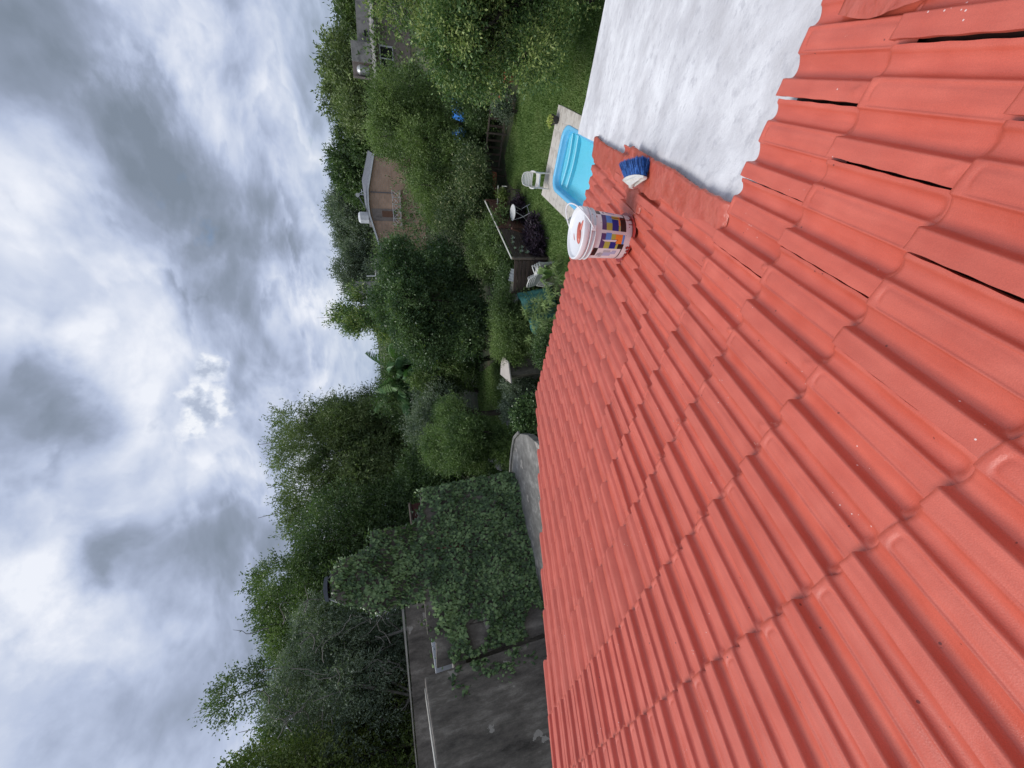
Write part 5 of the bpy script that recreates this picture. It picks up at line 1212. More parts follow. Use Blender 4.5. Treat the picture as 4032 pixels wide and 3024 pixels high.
# rim leaves standing proud of the outline
for k in range(2, len(FACE) - 1):
    a, b = FACE[k - 1], FACE[k]; Ls = math.hypot(b[0] - a[0], b[1] - a[1]); 
    for q in range(int(Ls * 75)):
        if k <= 4 and g.random() < 0.8: continue
        t = g.random(); jz = 0.35 if (a[1] + b[1]) / 2 > -0.3 else 1.0; s0 = a[0] + (b[0] - a[0]) * t + (g.normal(0, 0.06) + 0.06 * math.sin(t * 9 + k)) * jz; z0 = a[1] + (b[1] - a[1]) * t + g.normal(0.02, 0.07) + 0.05 * math.sin(t * 11 + k)
        p = W0 + ivd * s0 - ivn * g.uniform(-0.10, 0.28 if z0 < -0.5 else 0.7)
        tipd = Vector((g.normal(0, 1), g.normal(0, 1), g.normal(0.1, 0.7))).normalized(); nn = Vector((g.normal(0, 0.6), g.normal(-0.3, 0.6), 1)).normalized(); xx = tipd.cross(nn).normalized(); nn = xx.cross(tipd)
        Q.append((Vector((p.x + 5.3, p.y - 12.1, z0 - GZ)), xx, tipd, nn, 0.095 * g.uniform(0.6, 1.3)))
# creepers at the slab foot share the same leaf
order = sorted(range(len(Q)), key=lambda i: -Q[i][4] + 0.015 * (i % 7))
base_arr = [np.array([v.co[:] for v in me.vertices]) for me in IVY]
VS, FS, off_ = [], [], 0
for r_i, i in enumerate(order):
    p, xx, td, nn, sz = Q[i]; k = i % 2
    if r_i < 290:
        o = bpy.data.objects.new('leaf', IVY[k]); COL.objects.link(o); o.parent = iroot
        o.matrix_local = Matrix.Translation(p) @ Matrix((xx * sz, td * sz, nn * sz)).transposed().to_4x4()
        continue
    M = np.array([xx[:], td[:], nn[:]]) * sz; VS.append(base_arr[k] @ M + np.array(p[:])); m0 = len(base_arr[k]) - 1
    FS += [(off_, off_ + 1 + j, off_ + 1 + (j + 1) % m0) for j in range(m0)]; off_ += m0 + 1
me = bpy.data.meshes.new('ivy_leaves'); me.from_pydata(np.concatenate(VS).tolist(), [], FS); me.update()
tag(link('leaf_mass', me, iroot, [LM_IVY]), kind='stuff')
g = np.random.default_rng(96)
for i in range(14):
    a = g.uniform(0, 4.6); z0 = -4.2; pts = []
    for k in range(7): pts.append(ivl(a + 0.12 * math.sin(k + i), z0 + k * g.uniform(0.35, 0.5), 0.03))
    MB().tube(pts, [0.018 - 0.002 * k for k in range(7)], 5).build('vine_stem', BARK, iroot)
print('ivy', len(Q))

# ------------------------------------------------------------------ houses beyond the garden
def brick_mat():
    m, nt, p = base_mat('weathered brick wall')
    tc = nt.nodes.new('ShaderNodeTexCoord')
    b = nt.nodes.new('ShaderNodeTexBrick'); b.inputs['Scale'].default_value = 1.0
    b.inputs['Brick Width'].default_value = 0.36; b.inputs['Row Height'].default_value = 0.17; b.inputs['Mortar Size'].default_value = 0.014
    b.inputs['Color1'].default_value = (0.50, 0.32, 0.22, 1); b.inputs['Color2'].default_value = (0.40, 0.255, 0.175, 1); b.inputs['Mortar'].default_value = (0.40, 0.33, 0.27, 1)
    sw = nt.nodes.new('ShaderNodeSeparateXYZ'); cb = nt.nodes.new('ShaderNodeCombineXYZ'); nt.links.new(tc.outputs['Object'], sw.inputs[0])
    nt.links.new(sw.outputs[0], cb.inputs[0]); nt.links.new(sw.outputs[2], cb.inputs[1]); nt.links.new(cb.outputs[0], b.inputs['Vector'])
    n = N(nt, 'ShaderNodeTexNoise', Scale=0.8, Detail=6.0); nt.links.new(tc.outputs['Object'], n.inputs['Vector'])
    col = mixc(nt, 1.0, b.outputs['Color'], ramp(nt, n.outputs['Fac'], [(0.35, (0.85,) * 3), (0.65, (1.15,) * 3)]).outputs[0], 'MULTIPLY')
    nt.links.new(col, p.inputs['Base Color']); p.inputs['Roughness'].default_value = 0.9
    return m
M_BRICK = brick_mat()
M_ROOFG = mat('dark grey roofing', (0.10, 0.105, 0.12), (0.14, 0.145, 0.16), scale=2, rough=0.6)
M_WHITEP = mat('white painted metal', (0.62, 0.63, 0.64), (0.52, 0.53, 0.54), scale=2, rough=0.5)
M_PLASTER = mat('grey brown render', (0.20, 0.165, 0.145), (0.26, 0.22, 0.195), scale=1.2, rough=0.9, c3=(0.16, 0.13, 0.115))
M_GREYC = mat('grey concrete wall', (0.20, 0.195, 0.185), (0.28, 0.27, 0.255), scale=1.0, rough=0.9, c3=(0.15, 0.145, 0.14), detail=8)
M_GLASSD = mat('dark window glass', (0.012, 0.014, 0.016), (0.02, 0.022, 0.025), rough=0.08)
M_WOODD = mat('brown timber door', (0.13, 0.06, 0.035), (0.17, 0.085, 0.05), scale=4, rough=0.6)
M_SILVER = mat('silver tank', (0.50, 0.51, 0.50), (0.42, 0.43, 0.42), scale=2, rough=0.35, metal=0.3)
bd = Vector((8.2, -3.9, 0)).normalized()
bh = empty('brick_house', (16.2, 45.2, GZ), math.atan2(bd.y, bd.x), 'brown brick gable house with white roof edge and roof equipment, beyond the feathery trees', 'house')
Z0 = -GZ
def front(pts, name, m, depth=0.1, y=0.0, parent=None):
    """upright panel facing the viewer, local x along the facade, z above the ground; depth runs away from the viewer"""
    n = len(pts); vs = [(x, y, z) for x, z in pts] + [(x, y + depth, z) for x, z in pts]
    tr = tessellate_polygon([[Vector((x, z, 0)) for x, z in pts]])
    fs = [tuple(t) for t in tr] + [tuple(n + i for i in t)[::-1] for t in tr] + [(i, (i + 1) % n, n + (i + 1) % n, n + i) for i in range(n)]
    me = bpy.data.meshes.new(name); me.from_pydata(vs, [], fs); b = bmesh.new(); b.from_mesh(me); bmesh.ops.recalc_face_normals(b, faces=b.faces); b.to_mesh(me); b.free()
    return link(name, me, parent, [m])
front([(0, 0), (9.1, 0), (9.1, Z0 - 1.62), (6.0, Z0 - 0.80), (4.6, Z0 - 0.70), (3.6, Z0 - 0.72), (0, Z0 - 1.58)], 'brick_wall', M_BRICK, 8.0, 0.0, bh)
front([(-0.35, Z0 - 1.68), (3.6, Z0 - 0.74), (4.6, Z0 - 0.70), (6.0, Z0 - 0.79), (9.3, Z0 - 1.66), (9.3, Z0 - 1.52), (6.0, Z0 - 0.64), (4.6, Z0 - 0.55), (3.6, Z0 - 0.58), (-0.35, Z0 - 1.53)], 'roof_edge', M_WHITEP, 0.12, -0.3, bh)
mb = MB(); mb.add([(-0.35, -0.18, Z0 - 1.55), (3.6, -0.18, Z0 - 0.60), (3.6, 8.2, Z0 - 0.60), (-0.35, 8.2, Z0 - 1.55), (9.3, -0.18, Z0 - 1.54), (10.4, 8.2, Z0 - 1.25), (6.0, -0.18, Z0 - 0.66), (7.2, 8.2, Z0 - 0.25), (4.6, -0.18, Z0 - 0.57), (4.6, 8.2, Z0 - 0.35)],
                  [(0, 1, 2, 3), (1, 8, 9, 2), (8, 6, 7, 9), (6, 4, 5, 7)]); o = mb.build('roof_sheet', M_ROOFG, bh); md = o.modifiers.new('solid', 'SOLIDIFY'); md.thickness = 0.12
front([(3.05, Z0 - 3.4), (4.25, Z0 - 3.4), (4.25, Z0 - 0.9), (3.05, Z0 - 1.0)], 'render_panel', M_PLASTER, 0.05, -0.05, bh)
w = front([(3.45, Z0 - 3.05), (4.05, Z0 - 3.05), (4.05, Z0 - 1.95), (3.45, Z0 - 1.95)], 'door', M_WOODD, 0.06, -0.11, bh)
w = front([(0.55, Z0 - 2.85), (0.88, Z0 - 2.85), (0.88, Z0 - 1.85), (0.55, Z0 - 1.85)], 'window', M_GLASSD, 0.04, -0.03, bh); 
front([(0.50, Z0 - 2.98), (0.93, Z0 - 2.98), (0.93, Z0 - 2.86), (0.50, Z0 - 2.86)], 'sill', M_GREYC, 0.12, -0.12, w)
m_ = MB()
MB().tube([(5.82, -0.10, Z0 - 0.95), (5.82, -0.10, Z0 - 3.3)], 0.05, 6).build('downpipe', M_ROOFG, bh)
rl = empty('balcony_railing', tuple(Vector((16.2, 45.2, GZ)) + bd * 4.4 - Vector((-bd.y, bd.x, 0)) * 0.55 + Vector((0, 0, Z0 - 3.85))), math.atan2(bd.y, bd.x), 'white criss cross balcony railing on the brick house', 'railing')
for z in (0.02, 0.78): m_ = MB(); m_.box((0, 0, z), (3.4, 0.06, 0.05)); m_.build('rail', M_WHITEP, rl)
for k in range(5):
    x0 = -1.7 + 0.68 * k
    m_ = MB(); m_.box((x0, 0, 0.4), (0.05, 0.05, 0.8)); m_.build('post', M_WHITEP, rl)
    MB().tube([(x0, 0, 0.05), (x0 + 0.68, 0, 0.75)], 0.02, 4).build('brace', M_WHITEP, rl); MB().tube([(x0, 0, 0.75), (x0 + 0.68, 0, 0.05)], 0.02, 4).build('brace', M_WHITEP, rl)
MB().add([(-1.75, 0, -0.1), (1.75, 0, -0.1), (1.75, 0.55, -0.1), (-1.75, 0.55, -0.1)], [(0, 1, 2, 3)]).build('balcony_floor', M_GREYC, rl)
wt = empty('water_tank', tuple(Vector((16.2, 45.2, GZ)) + bd * 3.35 + Vector((0.3, 0.8, Z0 - 0.55))), 0, 'white boxy water tank on the brick house roof left of the solar heater', 'tank')
MB().lathe([(0, 0), (0.62, 0), (0.62, 0.85), (0.45, 1.02), (0.12, 1.06), (0, 1.06)], 8).build('tank', M_WHITEP, wt)
MB().box((0.0, 0.0, -0.2), (1.5, 1.2, 0.35)).build('base', M_GREYC, wt)
sh = empty('solar_heater', tuple(Vector((16.2, 45.2, GZ)) + bd * 5.1 + Vector((0.3, 0.6, Z0 - 0.5))), math.atan2(bd.y, bd.x), 'solar water heater with tilted panel and round tank on the brick house roof', 'heater')
MB().tube([(0.35, -0.45, 0.85), (0.35, 0.9, 0.85)], 0.20, 14).build('tank', M_SILVER, sh, smooth=False)
m_ = MB(); m_.box((-0.45, 0.2, 0.42), (1.75, 1.2, 0.07), Matrix.Rotation(-0.52, 3, 'Y')); m_.build('panel', M_ROOFG, sh)
for (a, b) in (((0.4, -0.3, 0), (0.4, -0.3, 0.85)), ((0.4, 0.7, 0), (0.4, 0.7, 0.85)), ((-1.2, -0.3, 0.0), (0.45, -0.3, 0.85)), ((0.9, -0.3, 0), (0.4, -0.3, 0.8)), ((-1.2, -0.3, 0.05), (0.9, -0.3, 0.05)), ((0.4, -0.3, 0.4), (0.9, -0.3, 0.4))):
    MB().tube([a, b], 0.035, 5).build('frame_bar', M_WHITEP, sh)

K = 1.4
def kp(x, y, z): return Vector((x * K, y * K, z * K))
sd_ = Vector((26.4 - 24.08, 30.1 - 31.94, 0)).normalized(); so_ = kp(24.08, 31.94, 0)
gh = empty('grey_house', (so_.x, so_.y, GZ), math.atan2(sd_.y, sd_.x), 'small grey rendered house with a corrugated eave and concrete tank enclosure, far right', 'house')
zk = lambda z: z * K - GZ
front([(0, 0), (7.5, 0), (7.5, zk(-2.0)), (0, zk(-1.95))], 'front_wall', M_PLASTER, 5.0, 0.0, gh)
m_ = MB(); n = 42; vs = []; fs = []
for k in range(n + 1):
    x = -0.25 + 8.2 * k / n; dz = 0.05 * math.cos(k * PI)
    vs += [(x, -0.75, zk(-2.0) + dz), (x, 0.55, zk(-1.78) + dz)]
for k in range(n): fs.append((2 * k, 2 * k + 2, 2 * k + 3, 2 * k + 1))
o = m_.add(vs, fs).build('corrugated_eave', M_GREYC, gh); md = o.modifiers.new('solid', 'SOLIDIFY'); md.thickness = 0.06
front([(0.95, zk(-1.75)), (1.15, zk(-1.75)), (1.15, zk(-0.36)), (0.95, zk(-0.33))], 'tank_enclosure_side', M_PLASTER, 2.2, 0.5, gh)
front([(1.1, zk(-1.75)), (2.5, zk(-1.75)), (2.5, zk(-0.34)), (1.1, zk(-0.34))], 'tank_enclosure_back', M_PLASTER, 0.15, 2.3, gh)
front([(2.4, zk(-1.75)), (4.1, zk(-1.75)), (4.1, zk(-0.36)), (2.4, zk(-0.34))], 'tank_enclosure_wall', M_GREYC, 1.9, 0.55, gh)
front([(4.1, zk(-1.9)), (8.2, zk(-1.9)), (8.2, zk(-0.95)), (4.1, zk(-0.85))], 'upper_wall', M_GREYC, 0.2, 1.2, gh)
front([(4.6, zk(-1.62)), (5.1, zk(-1.62)), (5.1, zk(-1.36)), (4.6, zk(-1.36))], 'vent_opening', M_GLASSD, 0.03, 1.16, gh)
w = front([(2.05, zk(-3.3)), (4.1, zk(-3.3)), (4.1, zk(-2.4)), (2.05, zk(-2.4))], 'window', M_GLASSD, 0.05, -0.03, gh)
for (a, b, c_, d_) in ((2.0, 2.1, -3.32, -2.38), (2.95, 3.05, -3.32, -2.38), (3.95, 4.1, -3.32, -2.38)): front([(a, zk(c_)), (b, zk(c_)), (b, zk(d_)), (a, zk(d_))], 'frame', M_WHITEP, 0.08, -0.09, w)
for z in (-3.32, -2.38): front([(2.0, zk(z) - 0.04), (4.1, zk(z) - 0.04), (4.1, zk(z) + 0.06), (2.0, zk(z) + 0.06)], 'frame', M_WHITEP, 0.08, -0.095, w)
sdn = Vector((sd_.y, -sd_.x, 0))
ac = empty('air_conditioner', tuple(so_ + sd_ * 0.98 + sdn * 0.22 + Vector((0, 0, -2.56 * K))), math.atan2(sd_.y, sd_.x), 'white outdoor air conditioner unit on the wall of the small grey house', 'air conditioner')
m_ = MB(); m_.box((0, 0, 0), (0.82, 0.32, 0.56)); m_.build('casing', M_WHITEP, ac, bevel=0.02)
m_ = MB(); m_.tube([(-0.12, -0.165, 0), (-0.12, -0.185, 0)], 0.22, 20); m_.build('fan_grille', M_ROOFG, ac)
MB().tube([(-0.12, -0.185, 0), (-0.12, -0.20, 0)], 0.06, 12).build('fan_hub', M_WHITEP, ac)
stank = empty('water_tank', tuple(so_ + sd_ * 1.72 - sdn * 1.35 + Vector((0, 0, -1.52 * K))), 0, 'pale silver water tank with a conical lid in the enclosure on the small grey house', 'tank')
MB().lathe([(0, 0), (0.48, 0), (0.50, 0.8), (0.50, 0.95), (0.30, 1.18), (0.12, 1.25), (0, 1.25)], 14).build('tank', M_SILVER, stank)
dh = empty('white_house', (67.0, 71.5, GZ), -0.75, 'distant pale house glimpsed on the skyline in the right corner', 'house')
front([(0, 0), (8, 0), (8, 7.6), (0, 7.6)], 'wall', M_WHITEP, 6.0, 0.0, dh); front([(-3.5, 0), (0, 0), (0, 6.3), (-3.5, 6.3)], 'wing', M_LIME, 5.0, 0.5, dh)
front([(1.0, 6.3), (2.6, 6.3), (2.6, 7.2), (1.0, 7.2)], 'window', M_GLASSD, 0.05, -0.03, dh)
g1 = empty('grey_building', (12.0, 41.8, GZ), -0.28, 'pale grey building wall peeping out beside the big dark evergreen', 'building')
front([(0, 0), (2.0, 0), (2.0, 5.75), (0.9, 5.85), (0.0, 5.85)], 'wall', M_GREYC, 5.0, 0.0, g1)
MB().tube([(0.35, 0.3, 5.7), (0.35, 0.3, 6.75)], 0.06, 6).build('vent_pipe', M_WHITEP, g1)
g2 = empty('grey_tower', (13.5, 55.5, GZ), -0.2, 'far grey rectangular block above the dark evergreen top', 'building')
front([(0, 0), (2.1, 0), (2.1, 8.35), (0, 8.35)], 'wall', M_GREYC, 3.0, 0.0, g2)
tp = empty('blue_tarpaulin', (16.6, 23.2, GZ), -0.6, 'bright blue tarpaulin cover lying between the feathery tree and the olive tree', 'tarpaulin')
M_BLUE = mat('blue tarpaulin', (0.015, 0.14, 0.50), (0.02, 0.20, 0.62), scale=3, rough=0.35, bump=0.4, bscale=8)
m_ = MB(); vs = []; fs = []
for j in range(9):
    for i in range(13):
        x = (i / 12 - 0.5) * 3.0; y = (j / 8 - 0.5) * 1.8; ed = min(1, min(i, 12 - i, j, 8 - j) / 1.5)
        vs.append((x, y, 0.75 * ed ** 0.5 + 0.05 * math.sin(i * 1.7) * math.sin(j * 1.3)))
for j in range(8):
    for i in range(12): k = j * 13 + i; fs.append((k, k + 1, k + 14, k + 13))
m_.add(vs, fs).build('cover', M_BLUE, tp, smooth=True)
# brick pillar with a pale slab top, a stub pipe and a small garden figure
pil = empty('square_pillar', (0.62, 15.65, GZ), 0.35, 'square garden pillar with a pale stone slab on top, wrapped in creepers', 'pillar')
m_ = MB(); m_.box((0, 0, 0.72), (0.85, 0.75, 1.44)); m_.build('shaft', M_STAIN, pil)
m_ = MB(); prism(m_, [(-0.78, -0.40), (0.10, -0.62), (0.72, -0.02), (0.10, 0.72)], 1.44, 1.50); m_.build('top_slab', mat('pale stone slab', (0.42, 0.38, 0.34), (0.50, 0.46, 0.42), scale=3, rough=0.8, bump=0.3), pil, bevel=0.01)
stub = empty('concrete_pipe', (-1.72, 16.9, GZ), 0.0, 'short upright grey concrete pipe standing at the edge of the rear lawn', 'pipe')
MB().lathe([(0.07, 1.25), (0.07, 0.2), (0.13, 0.0), (0.13, 1.25), (0.07, 1.25)], 16).build('pipe', M_GREYC, stub)
fg = empty('garden_figure', (-4.55, 21.9, GZ), 0.6, 'small grey duck shaped garden figure on the rear lawn', 'statue')
m_ = MB(); m_.tube([(-0.42, 0, 0.35), (-0.25, 0, 0.42), (0.0, 0, 0.42), (0.2, 0, 0.50), (0.28, 0, 0.72), (0.30, 0, 0.88)], [0.05, 0.20, 0.25, 0.17, 0.11, 0.07], 12); m_.build('body', M_GREYC, fg, smooth=True)
MB().tube([(0.27, 0, 0.88), (0.36, 0, 0.92), (0.44, 0, 0.90)], [0.10, 0.12, 0.06], 10).build('head', M_GREYC, fg, smooth=True)
MB().tube([(0.44, 0, 0.90), (0.62, 0, 0.87)], [0.035, 0.012], 6).build('beak', M_YEL if 'M_YEL' in globals() else M_CAP, fg)
for sy in (-1, 1): MB().tube([(-0.05, sy * 0.08, 0.25), (-0.05, sy * 0.08, 0)], 0.03, 6).build('leg', M_GREYC, fg)
blk = empty('dark_shed', (-4.9, 16.2, GZ), 0.35, 'black shed roof seen just above the ivy wall top', 'shed')
m_ = MB(); m_.box((0, 0, 2.9), (0.95, 0.9, 5.8)); m_.build('shed_wall', M_DARK, blk); m_ = MB(); m_.box((0, 0, 5.84), (1.1, 1.05, 0.06)); m_.build('shed_roof', M_PLANK, blk)
# bark of a tall wall side tree stump with bare earth under the hedge

# ------------------------------------------------------------------ paint bucket on the roof
def plastic_mat():
    m, nt, p = base_mat('white bucket plastic')
    tc = nt.nodes.new('ShaderNodeTexCoord'); v = tc.outputs['Object']
    n = N(nt, 'ShaderNodeTexNoise', Scale=9.0, Detail=7.0); nt.links.new(v, n.inputs['Vector'])
    col = ramp(nt, n.outputs['Fac'], [(0.35, (0.66, 0.64, 0.64)), (0.6, (0.76, 0.745, 0.75))]).outputs[0]
    s = N(nt, 'ShaderNodeTexNoise', Scale=38.0, Detail=4.0, Roughness=0.6); nt.links.new(v, s.inputs['Vector'])
    col = mixc(nt, fmath(nt, 'GREATER_THAN', s.outputs['Fac'], 0.695), col, (0.26, 0.022, 0.018))
    nt.links.new(col, p.inputs['Base Color']); p.inputs['Roughness'].default_value = 0.35
    return m
M_BUCKET = plastic_mat()
M_LID = mat('white lid plastic', (0.78, 0.78, 0.79), (0.72, 0.72, 0.73), scale=6, rough=0.3)
def flat(name, c, rough=0.35): return mat(name, c, tuple(x * 0.92 for x in c), scale=12, rough=rough)
M_LAB = dict(purple=flat('label purple', (0.085, 0.045, 0.155)), sky=flat('label light blue', (0.10, 0.27, 0.66)), olive=flat('label ochre', (0.42, 0.40, 0.07)), navy=flat('label dark blue', (0.006, 0.022, 0.22)),
             orange=flat('label orange', (0.80, 0.23, 0.03)), black=flat('label black', (0.012, 0.008, 0.008)), white=flat('label white', (0.72, 0.68, 0.69)), pale=flat('label pale blue', (0.40, 0.42, 0.58)), grey=flat('label grey', (0.40, 0.39, 0.42)), ink=flat('label ink', (0.10, 0.10, 0.14)))
M_REDP = mat('wet red paint', (0.24, 0.016, 0.012), (0.34, 0.028, 0.02), scale=20, rough=0.18)
M_REDS = mat('dried red paint', (0.50, 0.105, 0.07), (0.56, 0.14, 0.10), scale=20, rough=0.3, bump=0.3)
bpos = roofp(2.50, 5.95, 0.024)
bz = (nrm * 0.55 + Vector((0, 0, 1)) * 0.45).normalized()
tc_ = (-bpos); tc_ = (tc_ - bz * tc_.dot(bz)).normalized()                  # local +x looks back at the viewer
by = bz.cross(tc_)
bk = empty('paint_bucket', tuple(bpos), 0, 'white plastic paint bucket with coloured label blocks and red drips standing on the roof tiles', 'bucket', rot=Matrix((tc_, by, bz)).transposed().to_euler())
HB = 0.312
def rb(h): return 0.1275 + 0.0175 * h / HB
MB().lathe([(0.0, 0.0), (0.118, 0.0), (0.126, 0.006), (rb(0.012), 0.012), (rb(0.24), 0.24), (rb(.24), 0.243), (0.152, 0.246), (0.153, 0.249), (rb(.25), 0.252), (rb(.25), 0.270), (0.156, 0.274), (0.157, 0.279), (rb(.28), 0.283), (rb(HB), HB)], 72).build('body', M_BUCKET, bk, smooth=True)
MB().lathe([(0.147, 0.286), (0.1545, 0.288), (0.1565, 0.298), (0.1565, 0.318), (0.1545, 0.324), (0.148, 0.326), (0.142, 0.322), (0.139, 0.312), (0.133, 0.309), (0.06, 0.308), (0.0, 0.308)], 72).build('lid', M_LID, bk, smooth=True)
def patch(t0, t1, h0, h1, m, lift=0.0006, name='label_block', n=10):
    vs = []; fs = []
    for k in range(n + 1):
        t = R_(t0 + (t1 - t0) * k / n)
        for h in (h0, h1): r = rb(h) + lift; vs.append((r * math.cos(t), r * math.sin(t), h))
    for k in range(n): fs.append((2 * k, 2 * k + 2, 2 * k + 3, 2 * k + 1))
    m_ = MB(); m_.add(vs, fs); return m_.build(name, m, bk, smooth=True)
P_ = M_LAB
for a in ((14, 57, .206, .177, 'purple'), (33, 57, .177, .140, 'sky'), (14, 33, .177, .140, 'olive'), (45, 57, .140, .094, 'olive'), (14, 45, .140, .098, 'navy'), (14, 28, .098, .087, 'olive'), (28, 57, .096, .086, 'orange'), (14, 57, .085, .048, 'black'),
          (-12, 6, .206, .176, 'purple'), (-12, 8, .176, .140, 'sky'), (-12, 6, .140, .112, 'olive'), (-12, 6, .112, .066, 'orange'), (-17, 6, .066, .052, 'sky'),
          (-31, -12, .206, .176, 'purple'), (-31, -13, .176, .140, 'olive'), (-31, -13, .140, .100, 'navy'), (-31, -17, .100, .086, 'olive'), (-17, -8, .104, .066, 'orange'), (-31, -17, .085, .048, 'black'),
          (57, 79, .236, .207, 'black'), (-58, -31, .236, .207, 'black'),
          (-58, -41, .160, .108, 'pale'), (-50, -37, .108, .080, 'pale'), (-66, -46, .182, .160, 'grey'), (-44, -37, .165, .120, 'grey'), (66, 76, .150, .110, 'pale'), (70, 78, .165, .150, 'ink'), (64, 72, .190, .180, 'ink')):
    patch(a[0], a[1], a[3], a[2], P_[a[4]])
patch(-88, -31, .050, .056, P_['black'], 0.0009); patch(57, 88, .050, .056, P_['black'], 0.0009)
for q in range(5): patch(-62 + q * 1.5, -48 + q, .196 - q * .004, .1975 - q * .004, P_['ink'], 0.0009, 'small_print')
# slanted white sticker
vs = []
for (t, h) in ((-9.5, .198), (-7.5, .100), (-12.5, .108), (-13.0, .180)): r = rb(h) + 0.0012; vs.append((r * math.cos(R_(t)), r * math.sin(R_(t)), h))
m_ = MB(); m_.add(vs, [(0, 1, 2, 3)]); m_.build('sticker', P_['white'], bk)
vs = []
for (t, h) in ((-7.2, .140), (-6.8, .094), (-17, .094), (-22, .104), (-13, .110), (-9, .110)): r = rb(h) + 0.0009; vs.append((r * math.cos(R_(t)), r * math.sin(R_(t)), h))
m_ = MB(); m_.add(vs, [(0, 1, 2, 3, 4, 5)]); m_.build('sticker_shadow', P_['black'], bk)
# paint drips
g = np.random.default_rng(7)
def drip(t, h0, h1, w, name='paint_drip'):
    vs = []; fs = []; n = 9
    for k in range(n + 1):
        f = k / n; h = h0 + (h1 - h0) * f; ww = w * (0.35 + 0.9 * abs(math.sin(f * 5 + t)) + g.uniform(-.2, .2)) * (1 - 0.4 * f); r = rb(h) + 0.0022
        for sgn in (-1, 1): a = R_(t) + sgn * ww / r / 2; vs.append(((r - (0.0014)) * math.cos(a), (r - 0.0014) * math.sin(a), h))
        vs.append((r * math.cos(R_(t)), r * math.sin(R_(t)), h))
    for k in range(n): b = 3 * k; fs += [(b, b + 3, b + 5, b + 2), (b + 2, b + 5, b + 4, b + 1)]
    m_ = MB(); m_.add(vs, fs); m_.build(name, M_REDP, bk, smooth=True)
drip(50, .150, .012, .007); drip(47, .245, .235, .022); drip(52, .285, .262, .012); drip(36, .03, .005, .01); drip(55, .02, .003, .02)
for t, h0, h1, w in ((-33, .287, .282, .016), (-20, .287, .280, .010), (-8, .287, .281, .012), (4, .287, .282, .008), (-45, .287, .280, .014), (-58, .287, .279, .010), (18, .286, .281, .006), (-40, .238, .230, .008), (-52, .236, .228, .007), (-26, .03, .004, .02), (-36, .02, .002, .02), (-50, .018, .002, .024), (-64, .015, .002, .02), (28, .030, .024, .007)):
    drip(t, h0, h1, w)
# lump of thick paint left on the lid
def blobmesh(name, path, rads, hh, m, parent, z):
    vs = []; fs = []; seg = 10
    m_ = MB()
    for i, (x, y) in enumerate(path): pass
    m_.tube([(x, y, z) for x, y in path], rads, seg); me = m_.mesh(name)
    for v in me.vertices: v.co.z = z + max(-0.001, (v.co.z - z) * hh + 0.0008 * math.sin(v.co.x * 400) * math.sin(v.co.y * 330))
    o = link(name, me, parent, [m], smooth=True); md = o.modifiers.new('sub', 'SUBSURF'); md.levels = 1; md.render_levels = 1
blobmesh('paint_lump', [(0.050, -0.062), (0.050, -0.040), (0.045, -0.005), (0.030, 0.022), (0.018, 0.050), (0.008, 0.066)], [0.008, 0.024, 0.026, 0.023, 0.017, 0.005], 0.75, M_REDS, bk, 0.309)
blobmesh('paint_lump', [(0.042, 0.010), (0.055, 0.035), (0.068, 0.060), (0.074, 0.078)], [0.012, 0.012, 0.010, 0.004], 0.8, M_REDS, bk, 0.309)
blobmesh('paint_lump', [(-0.040, -0.045), (-0.062, -0.025), (-0.075, 0.0)], [0.003, 0.007, 0.003], 0.3, M_REDS, bk, 0.309)
# carrying handle standing out to the right of the lid
hp = []; E0 = R_(14)
Ed = Vector((math.cos(E0), math.sin(E0), 0)); Rd = Vector((-math.sin(E0), math.cos(E0), 0)); 
for k in range(19):
    ph = PI * k / 18; rr0 = 0.162
    out_ = math.sin(ph) * 0.205
    hp.append(Ed * (math.cos(ph) * rr0) + Rd * (out_ * 0.80) + Vector((0, 0, 0.268 + out_ * 0.56)))
MB().tube(hp, 0.0042, 8).build('handle', M_LID, bk, smooth=True)
for sg in (0, 1):
    a = E0 + PI * sg; m_ = MB(); m_.box((0.153 * math.cos(a), 0.153 * math.sin(a), 0.266), (0.018, 0.03, 0.03), Matrix.Rotation(a, 3, 'Z')); m_.build('handle_ear', M_LID, bk, bevel=0.004)
# wet paint puddle under the rim of the bucket
mb = MB(); cv_ = []
for k in range(28):
    a = 2 * PI * k / 28; r = 0.142 + 0.010 * math.sin(3 * a + 1) + 0.012 * max(0, math.sin(a + 0.6)) + 0.004 * math.sin(7 * a)
    cv_.append((r * math.cos(a), r * math.sin(a), 0.003))
mb.add([(0, 0, 0.004)] + cv_, [(0, 1 + k, 1 + (k + 1) % 28) for k in range(28)]); mb.build('paint_puddle', M_REDP, bk, smooth=True)

# ------------------------------------------------------------------ brush head leaning on the mortar
A0, A1 = roofp(0.78, 5.55, 0.052), roofp(1.07, 6.13, 0.100)
T0, T1 = roofp(0.42, 5.83, 0.060), roofp(0.80, 6.50, 0.098)
ax = (A1 - A0); AL = ax.length; ax.normalize(); mid = (A0 + A1) / 2; bdv = ((T0 + T1) / 2 - mid); bdv = (bdv - ax * bdv.dot(ax)).normalized(); bn = ax.cross(bdv).normalized()
if bn.z < 0: bn = -bn
br = empty('brush_head', tuple(mid), 0, 'blue bristled brush head with a white plastic base lying against the white roof slab', 'brush')
RB = Matrix((ax, bdv, bn)).transposed()
def bl_(x, y, z): return tuple(RB @ Vector((x, y, z)))
mb = MB(); pr2 = []
n = 16
top = []; bot = []
for k in range(n + 1):
    t = (k / n - 0.5) * 2; top.append((t * AL * 0.52, 0.008 - 0.010 * t * t, 0)); bot.append((t * AL * 0.52, -0.012 - 0.006 * (1 - t * t), 0))
ring = [(x, y) for x, y, _ in top] + [(x, y) for x, y, _ in bot[::-1]]
hw = 0.026
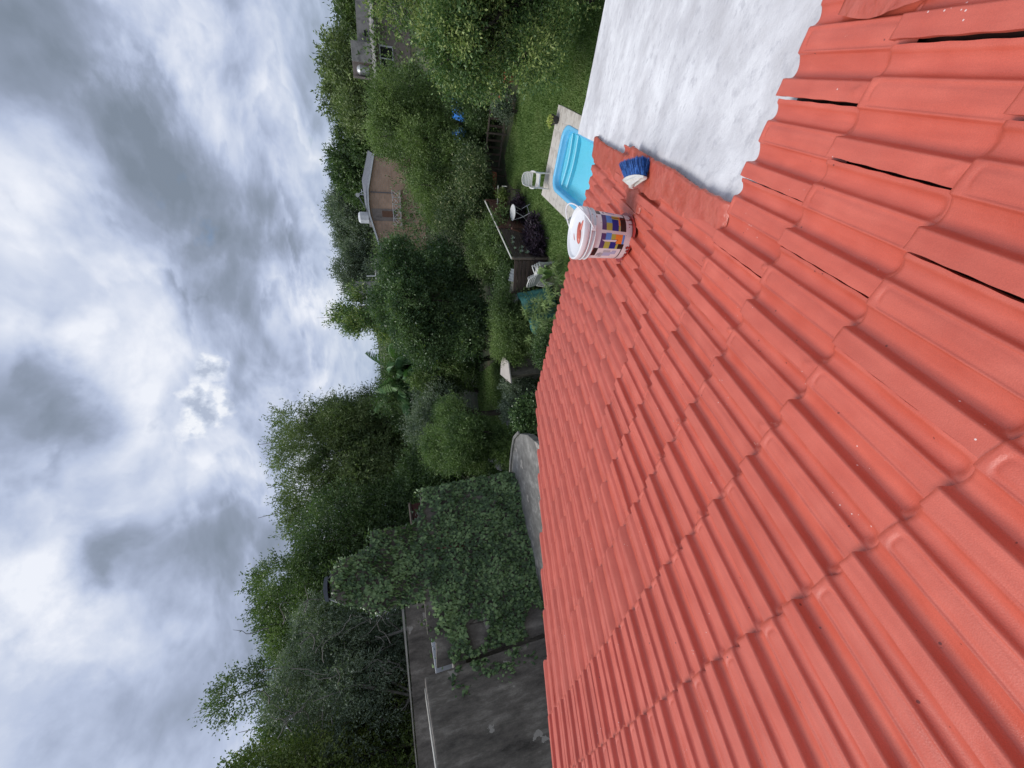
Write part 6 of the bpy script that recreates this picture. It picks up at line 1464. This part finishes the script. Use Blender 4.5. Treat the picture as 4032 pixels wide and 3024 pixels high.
vs = [bl_(x, y, -hw * (1 - 0.5 * (abs(x) / (AL * .52)) ** 3)) for x, y in ring] + [bl_(x, y, hw * (1 - 0.5 * (abs(x) / (AL * .52)) ** 3)) for x, y in ring]; m = len(ring)
mb.add(vs, [tuple(range(m))[::-1], tuple(range(m, 2 * m))] + [(i, (i + 1) % m, m + (i + 1) % m, m + i) for i in range(m)])
M_BASE = mat('dirty white brush plastic', (0.60, 0.58, 0.53), (0.68, 0.66, 0.62), scale=30, rough=0.45, bump=0.2)
mb.build('base', M_BASE, br, bevel=0.003)
mb = MB()
for zz_ in (-0.012, 0.012):
    vv = [bl_(-AL * 0.45, -0.014, zz_), bl_(AL * 0.45, -0.014, zz_), bl_(0.012, -0.046, zz_), bl_(-0.012, -0.046, zz_)]
    ww = [bl_(-AL * 0.45, -0.014, zz_ + 0.003), bl_(AL * 0.45, -0.014, zz_ + 0.003), bl_(0.012, -0.046, zz_ + 0.003), bl_(-0.012, -0.046, zz_ + 0.003)]
    mb.add(vv + ww, [(0, 1, 2, 3), (7, 6, 5, 4), (0, 4, 5, 1), (1, 5, 6, 2), (2, 6, 7, 3), (3, 7, 4, 0)])
mb.build('web', M_BASE, br)
MB().tube([bl_(0, -0.012, 0), bl_(0, -0.055, 0.003)], [0.015, 0.014], 14).build('socket', M_BASE, br, smooth=False)
g = np.random.default_rng(31); nb = 9000
t = g.uniform(-1, 1, nb); zb = g.uniform(-1, 1, nb); x0 = t * AL * 0.47; z0 = zb * 0.020 * (1 - 0.4 * abs(t) ** 3)
tuft = np.sin(t * 21)[:, None] * np.array([0.006, 0, 0]) 
T0l = RB.transposed() @ (T0 - mid); T1l = RB.transposed() @ (T1 - mid)
xt = T0l.x + (T1l.x - T0l.x) * (t + 1) / 2; lt = (T0l.y + (T1l.y - T0l.y) * (t + 1) / 2) * g.uniform(0.88, 1.04, nb)
xt = xt + 0.010 * np.sin(t * 19 + 2 * zb) + g.normal(0, 0.006, nb); zt = z0 * 1.9 + g.normal(0, 0.006, nb) - 0.010
p0 = np.stack([x0, np.full(nb, 0.004), z0], 1); p1 = np.stack([x0 + (xt - x0) * 0.45 + g.normal(0, 0.003, nb), lt * 0.5, z0 + (zt - z0) * 0.4 + 0.003], 1); p2 = np.stack([xt, lt, zt], 1)
R3 = np.array(RB); wv = np.array([0.0011, 0, 0]) + g.normal(0, 0.0004, (nb, 3))
A_, B_, C_ = p0 @ R3.T, p1 @ R3.T, p2 @ R3.T; W_ = wv @ R3.T
V = np.concatenate([np.stack([A_ - W_, A_ + W_, B_ + W_, B_ - W_], 1), np.stack([B_ - W_, B_ + W_, C_ + W_ * 0.7, C_ - W_ * 0.7], 1)])
M_BRIST = leaf_mat('blue bristles', (0.006, 0.020, 0.075), (0.014, 0.045, 0.155), (0.030, 0.085, 0.24), scale=60, rough=0.4, transl=0.1, vary=0.9)
tag(link('bristles', quads_mesh('bristles', V), br, [M_BRIST]), kind='stuff')

# thinned paint spilled over two tiles beside the brush: a translucent-looking wet smear
fillet('paint_smear', (5.75, 6.6), lambda v: 1.30 + 0.1 * math.sin(v * 7), lambda v: 1.75, 0.020, 0.014, nv=20, nu=10, amp=0.004)
